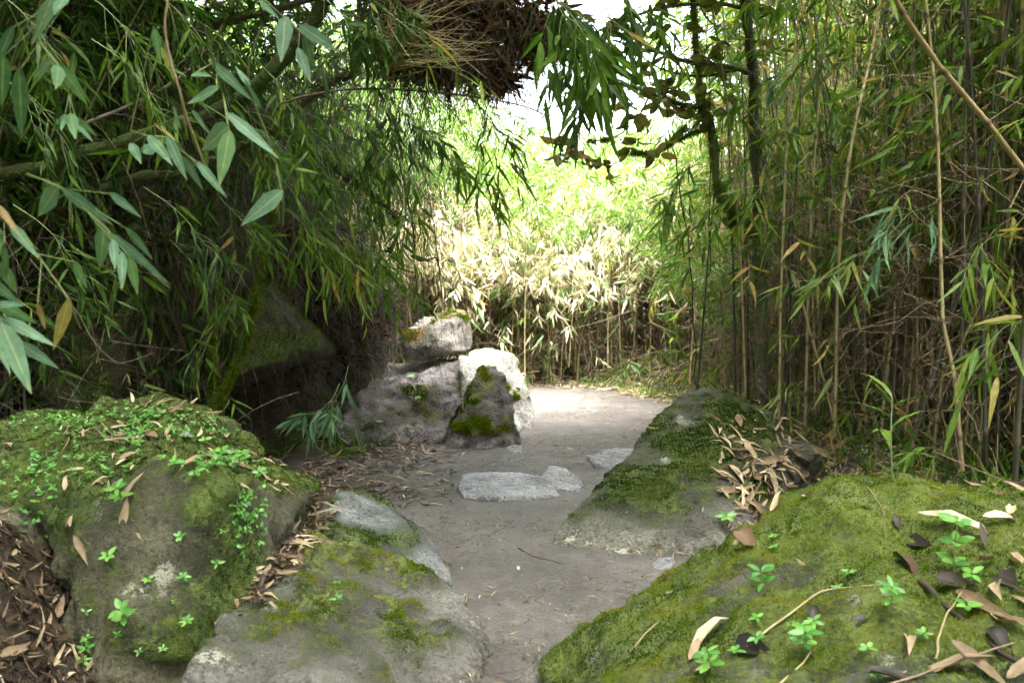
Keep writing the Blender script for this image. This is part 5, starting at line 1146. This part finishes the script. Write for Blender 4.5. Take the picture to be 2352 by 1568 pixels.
# ground cover of tiny leaves on the left boulder top (beyond count)
r = np.random.default_rng(800); B, Nn = [], []
for _ in range(380):
    c = [(330, 960, 90, 24), (470, 985, 60, 26), (300, 1000, 60, 30), (180, 1060, 90, 60), (150, 970, 90, 20), (500, 1060, 70, 22), (80, 1120, 60, 90), (560, 1180, 40, 60)][r.integers(8)]
    q, n_ = hit(r.normal(c[0], c[2] * .6), r.normal(c[1], c[3] * .6))
    if q is not None and q[1] < 5.2: B.append(q); Nn.append(n_)
B, Nn = np.array(B), np.array(Nn); k = len(B); fo = Acc()
for j in range(4):
    d = rdir(k, -.1, .1, r); d = d - (d * Nn).sum(1, keepdims=True) * Nn + Nn * .3
    leaves(fo, B + Nn * r.uniform(.008, .03, k)[:, None], d, Nn + rdir(k, r=r) * .4 + [0, -.3, .3], r.uniform(.008, .020, k), r.uniform(.006, .013, k), np.clip(r.normal(.35, .3, k), 0, 1), ovate=True)
tag(fo.obj('ground_cover', M_SEED), kind='stuff')
# undergrowth at the foot of the bamboo at the bend
def tufts(zones, K, seed, mat, L=(.1, .28), name='grass'):
    r = np.random.default_rng(seed); f = Acc()
    x0, x1, y0, y1 = zones; x = r.uniform(x0, x1, K); y = r.uniform(y0, y1, K); m = 1 - pathmask(x, y); k_ = r.random(K) < m ** 2; x, y = x[k_], y[k_]; z = height(x, y)
    k = len(x); n = 5
    for j in range(n):
        leaves(f, np.stack([x, y, z], 1) + rdir(k, r=r) * .03, rdir(k, .25, 1, r), rdir(k, .2, 1, r), r.uniform(*L, k), r.uniform(.008, .016, k), np.clip(r.normal(.5, .3, k), 0, 1), droop=.5)
    return tag(f.obj(name, mat), kind='stuff')
tufts((.9, 2.6, 8.5, 12.3), 750, 1, M_LEAF_BRIGHT)
tufts((1.8, 3.2, 3.8, 8.5), 420, 2, M_LEAF)
tufts((-3.2, -1.0, 7.2, 9.2), 260, 3, M_LEAF)

# ------------------------------------------------------------------ sticks
def stick(pts, r, mat, label, lift=.006):
    P = []
    for (px, py) in pts:
        q, n_ = hit(px, py)
        if q is None: return
        P.append(q + n_ * lift)
    P = np.array(P); base = P[0]; a = Acc(); ln = curve(P - base, 20); ln = ln + np.stack([fbm(ln * 14, 2, 3), fbm(ln * 14, 2, 4), fbm(ln * 14, 2, 5) * .3], 1) * r * 2
    tubes(a, ln, np.linspace(r, r * .55, 20)[None], 6); o = a.obj('stick', mat); o.location = base; tag(o, label, 'stick', 'fallen sticks')
stick([(1190, 1262), (1225, 1280), (1265, 1292), (1330, 1306)], .006, M_TWIG_DK, 'black curved stick lying on the path in front of the pyramid boulder')
stick([(1165, 1072), (1190, 1062), (1205, 1058)], .005, M_TWIG_DK, 'short forked dark stick on the path behind the flat stone')
stick([(1270, 1050), (1300, 1052), (1318, 1050)], .004, M_TWIG_DK, 'tiny dark stick near the half hidden flat stone')
stick([(1030, 1252), (1050, 1252), (1072, 1246)], .004, M_TWIG, 'small brown stick beside the blue-grey boulder')
stick([(1450, 1498), (1500, 1445), (1565, 1395)], .003, M_CULM_TAN, 'pale straight twig on the left slope of the bright mossy boulder')
stick([(1700, 1500), (1830, 1405), (1900, 1360), (2050, 1345)], .0035, M_CULM_TAN, 'long bent straw twig across the middle of the bright mossy boulder')
stick([(1700, 1640), (1800, 1570), (1860, 1500)], .0035, M_CULM_TAN, 'straw twig rising from the bottom edge by the big-leaved seedling')
stick([(2110, 1340), (2200, 1420), (2300, 1500), (2352, 1530)], .008, M_TWIG_DK, 'thick black stick slanting to the lower right corner')
stick([(2150, 1520), (2170, 1430), (2215, 1350)], .003, M_CULM_TAN, 'thin straw stalk standing near the tallest seedling')
stick([(1920, 1600), (2100, 1560), (2330, 1480)], .0035, M_TWIG, 'long thin twig along the bottom right')
stick([(1990, 1120), (2030, 1180), (2030, 1240)], .0025, M_TWIG, 'fine twig near the top of the bright mossy boulder')
stick([(1660, 1080), (1760, 1060), (1860, 1020), (1960, 960)], .0035, M_TWIG, 'long thin twig crossing above the litter patch', .03)
stick([(700, 990), (760, 1010), (830, 1030), (900, 1042)], .006, M_TWIG_DK, 'dark stick lying in the litter at the foot of the outcrop')
stick([(1640, 1000), (1580, 1060), (1560, 1130)], .002, M_TWIG, 'fine twig on the face of the pyramid boulder')
# pebble on the left boulder
q, n_ = hit(430, 1003)
bm = bmesh.new(); bmesh.ops.create_icosphere(bm, subdivisions=3, radius=.02)
for v in bm.verts: v.co = Vector(v.co) * (1 + .18 * float(vnoise(np.array([v.co[:]]) * 60, 2)[0])); v.co.z *= .7
for f in bm.faces: f.smooth = True
me = bpy.data.meshes.new('pebble'); bm.to_mesh(me); bm.free(); me.materials.append(M_ROCK_BLUE)
o = link(bpy.data.objects.new('pebble', me)); o.location = q + n_ * .012; tag(o, 'round blue-grey pebble on top of the big left boulder', 'pebble')

# ------------------------------------------------------------------ unseen bamboo leaves added overhead, behind and at left to shade the near scene
def canopy(K, zones, seed):
    r = np.random.default_rng(seed); f, t = Acc(), Acc()
    for (x0, x1, y0, y1, zl, zh, wt) in zones:
        k = int(K * wt); x = r.uniform(x0, x1, k); y = r.uniform(y0, y1, k); zf = CAMH + .36 * np.maximum(y, 0) + .35
        z = (np.maximum(zf, zl) if zl > 0 else 0 * x) + r.uniform(0, zh, k)
        sprays(f, t, np.stack([x, y, z], 1), rdir(k, -.4, .4, r), r.uniform(.2, .5, k), 6, .2, .036, .45, .2, .4, r=r)
    root = empty('added_shade_canopy', (0, 2, 3), None, None); root['kind'] = 'stuff'
    for a, m, nme in ((f, M_LEAF, 'foliage'), (t, M_TWIG, 'twigs')):
        o = a.obj(nme, m, root); o.location = (0, -2, -3); o['kind'] = 'stuff'
canopy(SHADE_CANOPY, [(-7, -3.2, 3, 10, 3.2, .8, .12), (-3.2, -1, 7, 12, 3.6, .8, .1), (-4.5, 3.2, -5.0, 4.2, 2.2, 1.2, 1.0), (-4.5, 1.8, 4.2, 6.6, 2.2, 1.2, .32), (-5, 5, -6, -4.5, -9, 3, .05), (-5.0, -.8, 5.8, 10, 3.0, .8, .42), (-.8, 2.2, 5.8, 7.6, 3.0, .8, .08), (-5, .1, 9.0, 12.0, 3.0, .8, .10), (-5.0, -4.2, -4, 4.5, -9, 3, .05)], 900)
